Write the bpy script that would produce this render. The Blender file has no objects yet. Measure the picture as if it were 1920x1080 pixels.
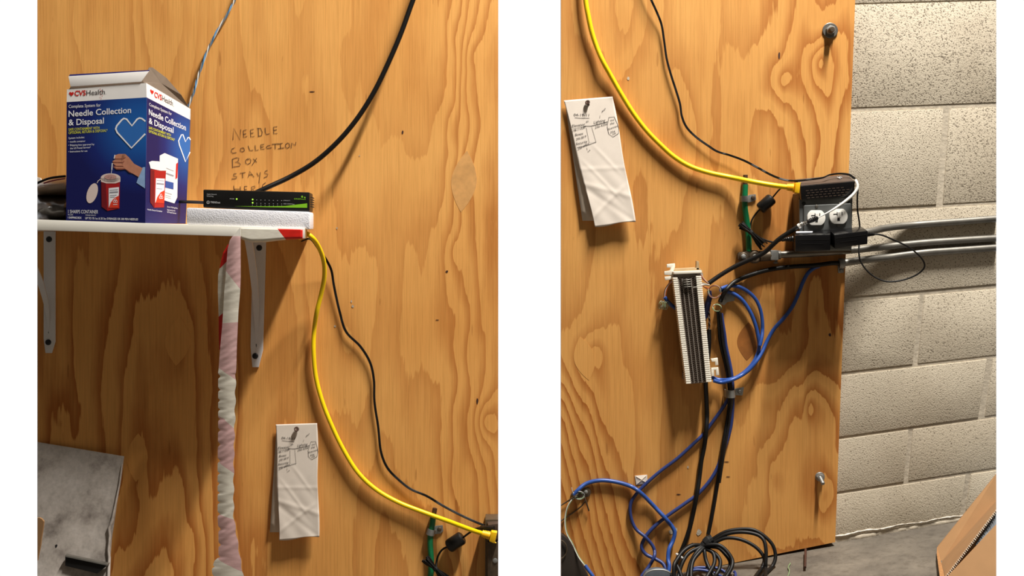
import bpy, bmesh, math, random
import numpy as np
from mathutils import Vector, Matrix

random.seed(7)
SC = bpy.context.scene
COL = SC.collection

# ------------------------------------------------------------------ camera, world, lights, exposure
D = 2.0            # camera distance to the face of the plywood (y = 0); one photo pixel is 1 mm there
HZ = 430.0         # eye level
cam_d = bpy.data.cameras.new('camera')
cam_d.sensor_fit = 'HORIZONTAL'
cam_d.sensor_width = 36.0
cam_d.lens = 36.0 * D / 1.92
cam_d.shift_y = -0.110 / 1.92
cam_d.clip_start = 0.02
cam = bpy.data.objects.new('camera', cam_d)
cam.location = (0, -D, 0)
cam.rotation_euler = (math.pi / 2, 0, 0)
COL.objects.link(cam)
SC.camera = cam

SC.view_settings.view_transform = 'Standard'
SC.view_settings.look = 'None'
SC.view_settings.exposure = 0.0
SC.view_settings.gamma = 1.0
SC.view_settings.use_curve_mapping = False

world = bpy.data.worlds.new('world')
SC.world = world
world.use_nodes = True
bg = world.node_tree.nodes['Background']
bg.inputs[0].default_value = (1, 1, 1, 1)
bg.inputs[1].default_value = 1.02


def area_light(name, loc, target, sx, sy, power, col):
    l = bpy.data.lights.new(name, 'AREA')
    l.shape = 'RECTANGLE'
    l.size, l.size_y = sx, sy
    l.energy = power
    l.color = col
    o = bpy.data.objects.new(name, l)
    o.location = loc
    o.rotation_euler = (Vector(target) - Vector(loc)).to_track_quat('-Z', 'Y').to_euler()
    COL.objects.link(o)
    return o


area_light('ceiling_lamp', (0.84, -0.88, 2.55), (0.84, -0.88, 0), 0.10, 0.75, 212.0, (1.0, 0.96, 0.90))


# ------------------------------------------------------------------ small helpers
def lin(c):
    c = c / 255.0
    return c / 12.92 if c <= 0.04045 else ((c + 0.055) / 1.055) ** 2.4


def rgb(r, g, b):
    return (lin(r), lin(g), lin(b), 1.0)


def S(d):
    return (D - d) / D


def P(px, py, d=0.0):
    s = S(d)
    return Vector(((px - 960) / 1000 * s, -d, (HZ - py) / 1000 * s))


class Plane:
    """plane through three points; at() meets it with the line of sight of a photo pixel"""
    def __init__(self, a, b, c, lift=0.0):
        self.n = (b - a).cross(c - a).normalized()
        cam_p = Vector((0, -D, 0))
        if self.n.dot(cam_p - a) < 0:
            self.n = -self.n
        self.a = a.copy()
        self.lift = lift

    def at(self, px, py, lift=None):
        o = Vector((0, -D, 0))
        r = Vector(((px - 960) / 1000, D, (HZ - py) / 1000))
        t = self.n.dot(self.a - o) / self.n.dot(r)
        return o + r * t + self.n * (self.lift if lift is None else lift)


def flat(d):
    return Plane(P(0, 0, d), P(100, 0, d), P(0, 100, d))


def spline(pts, n=6):
    pts = [Vector(p) for p in pts]
    if len(pts) < 3:
        return pts
    out = []
    q = [pts[0] * 2 - pts[1]] + pts + [pts[-1] * 2 - pts[-2]]
    for i in range(1, len(q) - 2):
        p0, p1, p2, p3 = q[i - 1], q[i], q[i + 1], q[i + 2]
        t1 = max((p1 - p0).length, 1e-6) ** 0.5
        t2 = max((p2 - p1).length, 1e-6) ** 0.5
        t3 = max((p3 - p2).length, 1e-6) ** 0.5
        m1 = (p2 - p1) + ((p1 - p0) / t1 - (p2 - p0) / (t1 + t2)) * t2
        m2 = (p2 - p1) + ((p3 - p2) / t3 - (p3 - p1) / (t2 + t3)) * t2
        for k in range(n):
            t = k / n
            out.append((2 * t ** 3 - 3 * t ** 2 + 1) * p1 + (t ** 3 - 2 * t ** 2 + t) * m1
                       + (-2 * t ** 3 + 3 * t ** 2) * p2 + (t ** 3 - t ** 2) * m2)
    out.append(pts[-1])
    return out


class MB:
    """collects geometry for ONE mesh"""
    def __init__(self):
        self.v, self.f = [], []

    def add(self, vs, fs):
        b = len(self.v)
        self.v += [Vector(x) for x in vs]
        self.f += [tuple(i + b for i in f) for f in fs]
        return self

    def hexa(self, c):
        """eight corners: four of the front (counter-clockwise), then four of the back"""
        return self.add(c, [(0, 1, 2, 3), (7, 6, 5, 4), (0, 4, 5, 1), (1, 5, 6, 2), (2, 6, 7, 3), (3, 7, 4, 0)])

    def slab(self, poly, off):
        """polygon extruded by vector off"""
        n = len(poly)
        off = Vector(off)
        vs = [Vector(p) for p in poly] + [Vector(p) + off for p in poly]
        fs = [tuple(range(n)), tuple(range(2 * n - 1, n - 1, -1))]
        for i in range(n):
            j = (i + 1) % n
            fs.append((i, i + n, j + n, j))
        return self.add(vs, fs)

    def pbox(self, x0, y0, x1, y1, d0, d1):
        """box whose FRONT face covers the given pixels at depth d1, straight back to depth d0"""
        f = [P(x0, y1, d1), P(x1, y1, d1), P(x1, y0, d1), P(x0, y0, d1)]
        return self.hexa(f + [Vector((p.x, -d0, p.z)) for p in f])

    def quadbox(self, q, d0, d1):
        """front face from four pixel corners (tl,tr,br,bl)"""
        f = [P(*q[3], d1), P(*q[2], d1), P(*q[1], d1), P(*q[0], d1)]
        return self.hexa(f + [Vector((p.x, -d0, p.z)) for p in f])

    def skewbox(self, q, d1, d0, back_px):
        """quadbox whose right-hand end runs back to the given pixel columns"""
        f = [P(*q[3], d1), P(*q[2], d1), P(*q[1], d1), P(*q[0], d1)]
        bk = [Vector((p.x, -d0, p.z)) for p in f]
        bx = P(back_px, 0, d0).x
        bk[1].x = bk[2].x = bx
        return self.hexa(f + bk)

    def tube(self, pts, r, seg=10, cap=True):
        pts = [Vector(p) for p in pts]
        n = len(pts)
        rs = r if isinstance(r, (list, tuple)) else [r] * n
        t = (pts[1] - pts[0]).normalized()
        up = Vector((0, 1, 0)) if abs(t.y) < 0.9 else Vector((1, 0, 0))
        nrm = t.cross(up).normalized()
        vs, fs = [], []
        for i, p in enumerate(pts):
            a = pts[max(i - 1, 0)]
            b = pts[min(i + 1, n - 1)]
            t = (b - a)
            if t.length < 1e-9:
                t = Vector((0, 0, 1))
            t.normalize()
            nrm = nrm - t * nrm.dot(t)
            if nrm.length < 1e-6:
                nrm = t.orthogonal()
            nrm.normalize()
            bi = t.cross(nrm)
            for k in range(seg):
                an = 2 * math.pi * k / seg
                vs.append(p + (nrm * math.cos(an) + bi * math.sin(an)) * rs[i])
        for i in range(n - 1):
            for k in range(seg):
                k2 = (k + 1) % seg
                fs.append((i * seg + k, i * seg + k2, (i + 1) * seg + k2, (i + 1) * seg + k))
        if cap:
            fs.append(tuple(range(seg - 1, -1, -1)))
            fs.append(tuple((n - 1) * seg + k for k in range(seg)))
        return self.add(vs, fs)

    def cyl(self, a, b, r, seg=20, r2=None):
        return self.tube([a, b], [r, r if r2 is None else r2], seg)

    def lathe(self, a, axis, prof, seg=24):
        """profile of (distance along axis, radius)"""
        axis = Vector(axis).normalized()
        u = axis.orthogonal().normalized()
        w = axis.cross(u)
        vs, fs = [], []
        for (h, r) in prof:
            for k in range(seg):
                an = 2 * math.pi * k / seg
                vs.append(Vector(a) + axis * h + (u * math.cos(an) + w * math.sin(an)) * max(r, 1e-5))
        for i in range(len(prof) - 1):
            for k in range(seg):
                k2 = (k + 1) % seg
                fs.append((i * seg + k, i * seg + k2, (i + 1) * seg + k2, (i + 1) * seg + k))
        fs.append(tuple(range(seg - 1, -1, -1)))
        fs.append(tuple((len(prof) - 1) * seg + k for k in range(seg)))
        return self.add(vs, fs)

    def ribbon(self, pl, pts, w):
        """flat pen stroke on a plane, through pixel points, w pixels wide"""
        vs, fs = [], []
        n = len(pts)
        for i, (x, y) in enumerate(pts):
            a = pts[max(0, i - 1)]
            b = pts[min(n - 1, i + 1)]
            dx, dy = b[0] - a[0], b[1] - a[1]
            l = math.hypot(dx, dy) or 1
            nx, ny = -dy / l * w / 2, dx / l * w / 2
            ex = ey = 0
            vs += [pl.at(x + nx + ex, y + ny + ey), pl.at(x - nx + ex, y - ny + ey)]
        for i in range(n - 1):
            fs.append((2 * i, 2 * i + 1, 2 * i + 3, 2 * i + 2))
        return self.add(vs, fs)

    def poly(self, pl, pts, lift=None):
        vs = [pl.at(x, y, lift) for x, y in pts]
        n = (vs[1] - vs[0]).cross(vs[2] - vs[0])
        idx = list(range(len(vs)))
        return self.add(vs, [tuple(idx)])

    def text(self, pl, s, x0, y0, x1, y1, cap, bold=0.0, up=None, lift=None, slant=0.0):
        """line of print: baseline from (x0,y0) to (x1,y1), capitals cap pixels high"""
        vs, fs, w, h = glyphs(s, bold)
        dx, dy = x1 - x0, y1 - y0
        l = math.hypot(dx, dy)
        ux, uy = up or (0.0, -1.0)
        out = []
        for (x, y) in vs:
            u = x / w
            v = y / h * cap
            out.append(pl.at(x0 + dx * u + ux * v + slant * v, y0 + dy * u + uy * v, lift))
        return self.add(out, fs)


_gl = {}


def glyphs(s, bold):
    key = (s, bold)
    if key in _gl:
        return _gl[key]
    c = bpy.data.curves.new('t', 'FONT')
    c.body = s
    c.size = 1.0
    c.resolution_u = 3
    c.offset = bold
    o = bpy.data.objects.new('t', c)
    COL.objects.link(o)
    dg = bpy.context.evaluated_depsgraph_get()
    m = bpy.data.meshes.new_from_object(o.evaluated_get(dg))
    vs = [(v.co.x, v.co.y) for v in m.vertices]
    fs = [tuple(p.vertices) for p in m.polygons]
    bpy.data.objects.remove(o)
    bpy.data.curves.remove(c)
    bpy.data.meshes.remove(m)
    x0 = min(v[0] for v in vs)
    vs = [(x - x0, y) for x, y in vs]
    _gl[key] = (vs, fs, max(v[0] for v in vs), 0.70)
    return _gl[key]


def to_mesh(name, mb, mat, origin, bevel=0.0, seg=2, smooth=35, clip=(), merge=False, solid=0.0):
    bm = bmesh.new()
    vv = [bm.verts.new(v - origin) for v in mb.v]
    for f in mb.f:
        try:
            bm.faces.new([vv[i] for i in f])
        except ValueError:
            pass
    if merge:
        bmesh.ops.remove_doubles(bm, verts=bm.verts, dist=1e-6)
    if bevel:
        bm.normal_update()
        es = [e for e in bm.edges if len(e.link_faces) == 2 and e.calc_face_angle(0) > 0.5]
        bmesh.ops.bevel(bm, geom=es, offset=bevel, segments=seg, profile=0.6, affect='EDGES', clamp_overlap=True)
    for px, side in clip:
        n = Vector((D, -(px - 960) / 1000, 0)).normalized()
        co = Vector((0, -D, 0)) - origin
        g = bmesh.ops.bisect_plane(bm, geom=bm.verts[:] + bm.edges[:] + bm.faces[:], plane_co=co, plane_no=n,
                                   clear_inner=(side == 'l'), clear_outer=(side == 'r'), dist=1e-6)
        cut = [e for e in g['geom_cut'] if isinstance(e, bmesh.types.BMEdge)]
        if cut:
            try:
                bmesh.ops.edgeloop_fill(bm, edges=cut)
            except Exception:
                pass
    bmesh.ops.recalc_face_normals(bm, faces=bm.faces)
    m = bpy.data.meshes.new(name)
    bm.to_mesh(m)
    bm.free()
    if smooth:
        m.polygons.foreach_set('use_smooth', [True] * len(m.polygons))
        m.set_sharp_from_angle(angle=math.radians(smooth))
    for x in (mat if isinstance(mat, (list, tuple)) else [mat]):
        m.materials.append(x)
    return m


def base_of(mb):
    xs = [v.x for v in mb.v]
    ys = [v.y for v in mb.v]
    zs = [v.z for v in mb.v]
    return Vector(((min(xs) + max(xs)) / 2, (min(ys) + max(ys)) / 2, min(zs)))


def tag(o, label, cat, group=None):
    o['label'] = label
    o['category'] = cat
    if group:
        o['group'] = group
    return o


def thing(name, loc, label, cat, group=None):
    """an Empty at the base of a thing; its parts become children"""
    o = bpy.data.objects.new(name, None)
    o.empty_display_size = 0.02
    o.location = loc
    COL.objects.link(o)
    return tag(o, label, cat, group)


def root_loc(o):
    while o.parent:
        o = o.parent
    return Vector(o.location)


def part(name, mb, mat, parent, label=None, stuff=False, **kw):
    o = bpy.data.objects.new(name, to_mesh(name, mb, mat, root_loc(parent), **kw))
    COL.objects.link(o)
    o.parent = parent
    if label:
        o['label'] = label
    if stuff:
        o['kind'] = 'stuff'
    return o


def solo(name, mb, mat, label=None, cat=None, group=None, structure=False, **kw):
    org = base_of(mb)
    o = bpy.data.objects.new(name, to_mesh(name, mb, mat, org, **kw))
    o.location = org
    COL.objects.link(o)
    if structure:
        o['kind'] = 'structure'
    else:
        tag(o, label, cat, group)
    return o


# ------------------------------------------------------------------ materials
def new_mat(name):
    m = bpy.data.materials.new(name)
    m.use_nodes = True
    nt = m.node_tree
    b = nt.nodes['Principled BSDF']
    return m, nt, b


def N(nt, kind, **kw):
    n = nt.nodes.new(kind)
    for k, v in kw.items():
        setattr(n, k, v)
    return n


def L(nt, a, b):
    nt.links.new(a, b)


def math_node(nt, op, a, b=None, clamp=False):
    n = N(nt, 'ShaderNodeMath', operation=op, use_clamp=clamp)
    for i, x in enumerate((a, b)):
        if x is None:
            continue
        if isinstance(x, (int, float)):
            n.inputs[i].default_value = x
        else:
            L(nt, x, n.inputs[i])
    return n.outputs[0]


def ramp(nt, fac, stops, interp='LINEAR'):
    n = N(nt, 'ShaderNodeValToRGB')
    n.color_ramp.interpolation = interp
    e = n.color_ramp.elements
    while len(e) > 1:
        e.remove(e[-1])
    e[0].position, e[0].color = stops[0]
    for p, c in stops[1:]:
        x = e.new(p)
        x.color = c
    L(nt, fac, n.inputs[0])
    return n.outputs[0]


def coords(nt, scale=(1, 1, 1), which='Object'):
    tc = N(nt, 'ShaderNodeTexCoord')
    mp = N(nt, 'ShaderNodeMapping')
    mp.inputs['Scale'].default_value = scale
    L(nt, tc.outputs[which], mp.inputs[0])
    return mp.outputs[0]


def noise(nt, vec, scale, detail=3.0, rough=0.55):
    n = N(nt, 'ShaderNodeTexNoise')
    n.inputs['Scale'].default_value = scale
    n.inputs['Detail'].default_value = detail
    n.inputs['Roughness'].default_value = rough
    L(nt, vec, n.inputs['Vector'])
    return n.outputs[0]


def plain(name, c, rough=0.5, metal=0.0, var=0.12, scale=60.0, bump=0.0, bscale=200.0, spec=0.5, coat=0.0):
    m, nt, b = new_mat(name)
    b.inputs['Roughness'].default_value = rough
    b.inputs['Metallic'].default_value = metal
    b.inputs['Specular IOR Level'].default_value = spec
    b.inputs['Coat Weight'].default_value = coat
    v = coords(nt)
    n1 = noise(nt, v, scale)
    lo = tuple(x * (1 - var) for x in c[:3]) + (1,)
    hi = tuple(min(1, x * (1 + var)) for x in c[:3]) + (1,)
    L(nt, ramp(nt, n1, [(0.3, lo), (0.7, hi)]), b.inputs['Base Color'])
    if bump:
        bp = N(nt, 'ShaderNodeBump')
        bp.inputs['Strength'].default_value = bump
        bp.inputs['Distance'].default_value = 0.002
        L(nt, noise(nt, v, bscale), bp.inputs['Height'])
        L(nt, bp.outputs[0], b.inputs['Normal'])
    return m


def plywood_mat(name, k=1.0):
    m, nt, b = new_mat(name)
    at = N(nt, 'ShaderNodeAttribute', attribute_name='grain')
    v = coords(nt)
    vj = coords(nt, (1, 1, 0.07))
    vf = coords(nt, (1, 1, 0.022))
    jag = noise(nt, vj, 150.0, 2.0, 0.6)
    jag2 = noise(nt, v, 9.0, 3.0)
    f = math_node(nt, 'ADD', at.outputs['Fac'], math_node(nt, 'MULTIPLY', jag, 0.36))
    f = math_node(nt, 'ADD', f, math_node(nt, 'MULTIPLY', jag2, 0.35))
    fr = math_node(nt, 'FRACT', f)
    band = ramp(nt, fr, [(0.0, (0.0,) * 3 + (1,)), (0.40, (0.04,) * 3 + (1,)), (0.60, (0.42,) * 3 + (1,)),
                         (0.90, (0.95,) * 3 + (1,)), (0.965, (1.0,) * 3 + (1,)), (1.0, (0.0,) * 3 + (1,))])
    # strength of the figure varies from veneer strip to veneer strip
    at2 = N(nt, 'ShaderNodeAttribute', attribute_name='figure')
    band = math_node(nt, 'MULTIPLY', band, at2.outputs['Fac'])
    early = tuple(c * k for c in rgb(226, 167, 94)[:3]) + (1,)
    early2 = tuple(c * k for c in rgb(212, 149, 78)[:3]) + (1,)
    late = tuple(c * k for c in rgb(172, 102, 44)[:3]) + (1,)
    big = noise(nt, v, 3.2, 3.0)
    base = ramp(nt, big, [(0.32, early2), (0.68, early)])
    mix = N(nt, 'ShaderNodeMix', data_type='RGBA')
    L(nt, band, mix.inputs[0])
    L(nt, base, mix.inputs[6])
    mix.inputs[7].default_value = late
    fib = noise(nt, vf, 420.0, 3.0, 0.7)
    fibc = ramp(nt, fib, [(0.3, (0.86, 0.84, 0.80, 1)), (0.55, (1, 1, 1, 1)), (0.8, (1.06, 1.05, 1.03, 1))])
    mul = N(nt, 'ShaderNodeMix', data_type='RGBA', blend_type='MULTIPLY')
    mul.inputs[0].default_value = 1.0
    L(nt, mix.outputs[2], mul.inputs[6])
    L(nt, fibc, mul.inputs[7])
    # small dark checks along the grain
    vc = coords(nt, (1, 1, 0.16))
    chk = noise(nt, vc, 95.0, 1.0, 0.4)
    chc = ramp(nt, chk, [(0.76, (1, 1, 1, 1)), (0.80, (0.62, 0.55, 0.5, 1))])
    mul2 = N(nt, 'ShaderNodeMix', data_type='RGBA', blend_type='MULTIPLY')
    mul2.inputs[0].default_value = 0.7
    L(nt, mul.outputs[2], mul2.inputs[6])
    L(nt, chc, mul2.inputs[7])
    L(nt, mul2.outputs[2], b.inputs['Base Color'])
    b.inputs['Roughness'].default_value = 0.48
    b.inputs['Specular IOR Level'].default_value = 0.22
    bp = N(nt, 'ShaderNodeBump')
    bp.inputs['Strength'].default_value = 0.16
    bp.inputs['Distance'].default_value = 0.0015
    L(nt, fib, bp.inputs['Height'])
    L(nt, bp.outputs[0], b.inputs['Normal'])
    return m


def block_mat(name):
    m, nt, b = new_mat(name)
    v = coords(nt)
    geo = N(nt, 'ShaderNodeNewGeometry')
    n1 = noise(nt, geo.outputs['Position'], 400.0, 2.0, 0.6)
    n2 = noise(nt, geo.outputs['Position'], 6.0, 3.0)
    n3 = noise(nt, geo.outputs['Position'], 600.0, 1.0, 0.5)
    base = ramp(nt, n2, [(0.35, rgb(190, 177, 155)), (0.65, rgb(208, 196, 174))])
    # open pores: fewer near the floor, where the blocks are painted thicker
    sep = N(nt, 'ShaderNodeSeparateXYZ')
    L(nt, geo.outputs['Position'], sep.inputs[0])
    dens = N(nt, 'ShaderNodeMapRange')
    dens.inputs[1].default_value = -0.5
    dens.inputs[2].default_value = 0.25
    dens.inputs[3].default_value = -0.075
    dens.inputs[4].default_value = 0.0
    L(nt, sep.outputs[2], dens.inputs[0])
    nn = math_node(nt, 'SUBTRACT', n1, dens.outputs[0])
    pits = ramp(nt, nn, [(0.37, (0.16, 0.13, 0.10, 1)), (0.45, (1, 1, 1, 1))])
    fine = ramp(nt, n3, [(0.3, (0.82, 0.81, 0.79, 1)), (0.6, (1.03, 1.03, 1.03, 1))])
    mul = N(nt, 'ShaderNodeMix', data_type='RGBA', blend_type='MULTIPLY')
    mul.inputs[0].default_value = 0.9
    L(nt, base, mul.inputs[6])
    L(nt, pits, mul.inputs[7])
    mul2 = N(nt, 'ShaderNodeMix', data_type='RGBA', blend_type='MULTIPLY')
    mul2.inputs[0].default_value = 1.0
    L(nt, mul.outputs[2], mul2.inputs[6])
    L(nt, fine, mul2.inputs[7])
    L(nt, mul2.outputs[2], b.inputs['Base Color'])
    b.inputs['Roughness'].default_value = 0.75
    bp = N(nt, 'ShaderNodeBump')
    bp.inputs['Strength'].default_value = 0.45
    bp.inputs['Distance'].default_value = 0.002
    L(nt, nn, bp.inputs['Height'])
    L(nt, bp.outputs[0], b.inputs['Normal'])
    return m


def floor_mat(name):
    m, nt, b = new_mat(name)
    v = coords(nt)
    n1 = noise(nt, v, 9.0, 6.0, 0.65)
    n2 = noise(nt, v, 60.0, 5.0, 0.7)
    c1 = ramp(nt, n1, [(0.3, rgb(72, 65, 57)), (0.5, rgb(96, 88, 77)), (0.72, rgb(116, 107, 94))])
    c2 = ramp(nt, n2, [(0.3, (0.7, 0.68, 0.65, 1)), (0.5, (1, 1, 1, 1)), (0.75, (1.1, 1.1, 1.1, 1))])
    mul = N(nt, 'ShaderNodeMix', data_type='RGBA', blend_type='MULTIPLY')
    mul.inputs[0].default_value = 1.0
    L(nt, c1, mul.inputs[6])
    L(nt, c2, mul.inputs[7])
    L(nt, mul.outputs[2], b.inputs['Base Color'])
    b.inputs['Roughness'].default_value = 0.8
    bp = N(nt, 'ShaderNodeBump')
    bp.inputs['Strength'].default_value = 0.5
    bp.inputs['Distance'].default_value = 0.004
    L(nt, n2, bp.inputs['Height'])
    L(nt, bp.outputs[0], b.inputs['Normal'])
    return m


def metal_sheet_mat(name):
    m, nt, b = new_mat(name)
    v = coords(nt)
    n1 = noise(nt, v, 14.0, 6.0, 0.65)
    n2 = noise(nt, v, 130.0, 4.0, 0.6)
    c1 = ramp(nt, n1, [(0.30, rgb(128, 118, 110)), (0.45, rgb(184, 174, 164)), (0.7, rgb(212, 203, 194))])
    c2 = ramp(nt, n2, [(0.3, (0.82, 0.82, 0.82, 1)), (0.6, (1, 1, 1, 1))])
    mul = N(nt, 'ShaderNodeMix', data_type='RGBA', blend_type='MULTIPLY')
    mul.inputs[0].default_value = 1.0
    L(nt, c1, mul.inputs[6])
    L(nt, c2, mul.inputs[7])
    L(nt, mul.outputs[2], b.inputs['Base Color'])
    b.inputs['Metallic'].default_value = 0.25
    b.inputs['Roughness'].default_value = 0.55
    return m


def foam_mat(name):
    m, nt, b = new_mat(name)
    v = coords(nt)
    vo = N(nt, 'ShaderNodeTexVoronoi')
    vo.inputs['Scale'].default_value = 420.0
    L(nt, v, vo.inputs['Vector'])
    c = ramp(nt, vo.outputs['Distance'], [(0.0, rgb(246, 245, 248)), (0.55, rgb(241, 240, 245)), (0.9, rgb(226, 226, 234))])
    L(nt, c, b.inputs['Base Color'])
    b.inputs['Roughness'].default_value = 0.6
    b.inputs['Subsurface Weight'].default_value = 0.0
    bp = N(nt, 'ShaderNodeBump', invert=True)
    bp.inputs['Strength'].default_value = 0.18
    bp.inputs['Distance'].default_value = 0.002
    L(nt, vo.outputs['Distance'], bp.inputs['Height'])
    L(nt, bp.outputs[0], b.inputs['Normal'])
    return m


def stripe_mat(name, a, c, rough=0.45):
    """printed diagonal stripes carried by the attribute 'stripe' (positive = colour a)"""
    m, nt, b = new_mat(name)
    at = N(nt, 'ShaderNodeAttribute', attribute_name='stripe')
    v = coords(nt, (1, 1, 6))
    th = noise(nt, v, 90.0, 2.0)
    f = math_node(nt, 'GREATER_THAN', at.outputs['Fac'], 0.0)
    mix = N(nt, 'ShaderNodeMix', data_type='RGBA')
    L(nt, f, mix.inputs[0])
    mix.inputs[6].default_value = c
    mix.inputs[7].default_value = a
    mul = N(nt, 'ShaderNodeMix', data_type='RGBA', blend_type='MULTIPLY')
    mul.inputs[0].default_value = 1.0
    L(nt, mix.outputs[2], mul.inputs[6])
    L(nt, ramp(nt, th, [(0.3, (0.9, 0.88, 0.87, 1)), (0.6, (1, 1, 1, 1))]), mul.inputs[7])
    L(nt, mul.outputs[2], b.inputs['Base Color'])
    b.inputs['Roughness'].default_value = rough
    b.inputs['Coat Weight'].default_value = 0.15
    return m


def carton_blue_mat(name, centre, radius):
    """printed artwork: navy with a brighter blue glow drawn behind the heart"""
    m, nt, b = new_mat(name)
    geo = N(nt, 'ShaderNodeTexCoord')
    mp = N(nt, 'ShaderNodeVectorMath', operation='DISTANCE')
    L(nt, geo.outputs['Object'], mp.inputs[0])
    mp.inputs[1].default_value = centre
    f = math_node(nt, 'DIVIDE', mp.outputs['Value'], radius)
    c = ramp(nt, f, [(0.0, rgb(34, 104, 180)), (0.35, rgb(30, 84, 160)), (0.75, rgb(26, 40, 112)), (1.0, rgb(24, 28, 88))])
    L(nt, c, b.inputs['Base Color'])
    b.inputs['Roughness'].default_value = 0.35
    b.inputs['Specular IOR Level'].default_value = 0.35
    return m


M = {}
M['plywood'] = plywood_mat('varnished_plywood')
M['plywood_lit'] = plywood_mat('varnished_plywood_lit', 1.2)  # same wood, colour lightened to make up for weaker lamp light on the left
M['plywood_edge'] = plain('plywood_edge', rgb(170, 116, 62), 0.7, var=0.3, scale=300)
M['block'] = block_mat('painted_concrete_block')
M['mortar'] = plain('mortar', rgb(186, 174, 154), 0.85, var=0.16, scale=80, bump=0.5, bscale=160)
M['efflo'] = plain('salt_bloom', rgb(216, 208, 196), 0.9, var=0.2, scale=200, bump=0.6, bscale=260)
M['floor'] = floor_mat('concrete_floor')
M['shell'] = plain('ambient_blocker', rgb(66, 63, 58), 0.85, var=0.05, scale=5)  # dark colour of the added shell, keeps bounced light low
M['shelf'] = plain('white_shelf_laminate', rgb(240, 236, 224), 0.45, var=0.02, scale=30)
M['particle'] = plain('raw_shelf_end', rgb(205, 165, 105), 0.8, var=0.2, scale=250)
M['bracket'] = plain('white_enamel', rgb(232, 230, 230), 0.35, var=0.02)
M['black_screw'] = plain('black_screw', rgb(24, 24, 28), 0.4, var=0.1)
M['foam'] = foam_mat('white_foam')
M['black_plastic'] = plain('black_plastic', rgb(22, 21, 20), 0.38, var=0.1, spec=0.4)
M['black_gloss'] = plain('glossy_black_plastic', rgb(14, 13, 14), 0.22, var=0.1)
M['black_dark'] = plain('vent_black', rgb(6, 6, 6), 0.7, var=0.1)
M['black_cable'] = plain('black_cable', rgb(14, 12, 10), 0.5, var=0.15, spec=0.35)
M['brown_plastic'] = plain('dusty_black_plastic', rgb(66, 50, 38), 0.6, var=0.2)
M['yellow'] = plain('yellow_cable', rgb(250, 214, 10), 0.4, var=0.05)
M['yellow_boot'] = plain('yellow_boot', rgb(244, 190, 12), 0.45, var=0.06)
M['blue'] = plain('blue_cable', rgb(40, 76, 148), 0.40, var=0.1)
M['blue_dark'] = plain('dull_blue_cable', rgb(40, 56, 112), 0.45, var=0.1)
M['green'] = plain('green_wire', rgb(10, 112, 66), 0.4, var=0.1)
M['tip'] = plain('taped_tip', rgb(62, 34, 24), 0.6, var=0.2)
M['grey_wire'] = plain('grey_wire', rgb(150, 148, 146), 0.4, var=0.15, metal=0.3)
M['white_wire'] = plain('white_wire', rgb(225, 222, 214), 0.45, var=0.05)
M['lightblue_wire'] = plain('light_blue_wire', rgb(90, 150, 200), 0.45)
M['orange_wire'] = plain('orange_wire', rgb(200, 92, 40), 0.45)
M['brown_wire'] = plain('brown_wire', rgb(120, 72, 50), 0.5)
M['greenish_wire'] = plain('pale_green_wire', rgb(130, 150, 110), 0.45)
M['navy'] = plain('navy_jacket', rgb(24, 32, 74), 0.5)
M['galv'] = plain('galvanised_steel', rgb(128, 124, 116), 0.42, metal=0.7, var=0.14, scale=50, bump=0.08, bscale=60)
M['zinc'] = plain('dull_zinc', rgb(150, 150, 146), 0.45, metal=0.55, var=0.15, scale=90)
M['steel_dark'] = plain('dark_steel', rgb(92, 78, 62), 0.5, metal=0.5, var=0.25, scale=120)
M['box_side'] = plain('steel_box_side', rgb(92, 76, 56), 0.55, metal=0.3, var=0.2)
M['cover'] = plain('steel_cover_plate', rgb(112, 114, 112), 0.38, metal=0.6, var=0.16, scale=40)
M['ivory'] = plain('white_receptacle', rgb(240, 236, 226), 0.35, var=0.02)
M['slot'] = plain('slot_black', rgb(12, 11, 10), 0.6)
M['paper'] = plain('note_paper', rgb(228, 216, 202), 0.8, var=0.035, scale=40)
M['paper_back'] = plain('note_paper_back', rgb(220, 204, 184), 0.8, var=0.05, scale=30)
M['ink'] = plain('black_ink', rgb(46, 40, 38), 0.7)
M['pen_on_wood'] = plain('pen_on_wood', rgb(92, 62, 34), 0.7, var=0.3, scale=150)
M['rust'] = plain('rusty_screw', rgb(64, 44, 32), 0.55, metal=0.4, var=0.3, scale=200)
M['carton_white'] = plain('carton_white', rgb(246, 242, 238), 0.5, var=0.015)
M['carton_inside_shaded'] = plain('carton_inside_shaded', rgb(112, 98, 84), 0.85, var=0.06)  # shade inside the open carton is put into this colour
M['carton_edge'] = plain('carton_edge_navy', rgb(28, 26, 84), 0.5)
M['p_white'] = plain('print_white', rgb(242, 242, 246), 0.5, var=0.0)
M['p_yellow'] = plain('print_yellow', rgb(214, 214, 70), 0.5, var=0.0)
M['p_red'] = plain('print_red', rgb(206, 34, 26), 0.5, var=0.0)
M['p_dark'] = plain('print_dark', rgb(58, 50, 50), 0.5, var=0.0)
M['p_heart'] = plain('print_heart_blue', rgb(44, 108, 186), 0.5, var=0.0)
M['p_skin'] = plain('print_skin', rgb(198, 134, 106), 0.5, var=0.1, scale=90)
M['p_skin_dark'] = plain('print_skin_dark', rgb(138, 74, 56), 0.5, var=0.05)
M['p_sleeve'] = plain('print_sleeve', rgb(146, 178, 220), 0.5, var=0.08, scale=150)
M['p_beige'] = plain('print_beige', rgb(226, 206, 198), 0.5, var=0.02)
M['p_pink'] = plain('print_pink', rgb(196, 150, 142), 0.5, var=0.02)
M['p_body'] = plain('print_container_red', rgb(172, 26, 28), 0.5, var=0.05)
M['p_body_dark'] = plain('print_container_dark', rgb(116, 14, 26), 0.5, var=0.05)
M['p_orange'] = plain('print_orange', rgb(226, 60, 34), 0.5, var=0.0)
M['p_grey'] = plain('print_grey', rgb(150, 150, 160), 0.5, var=0.0)
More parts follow.
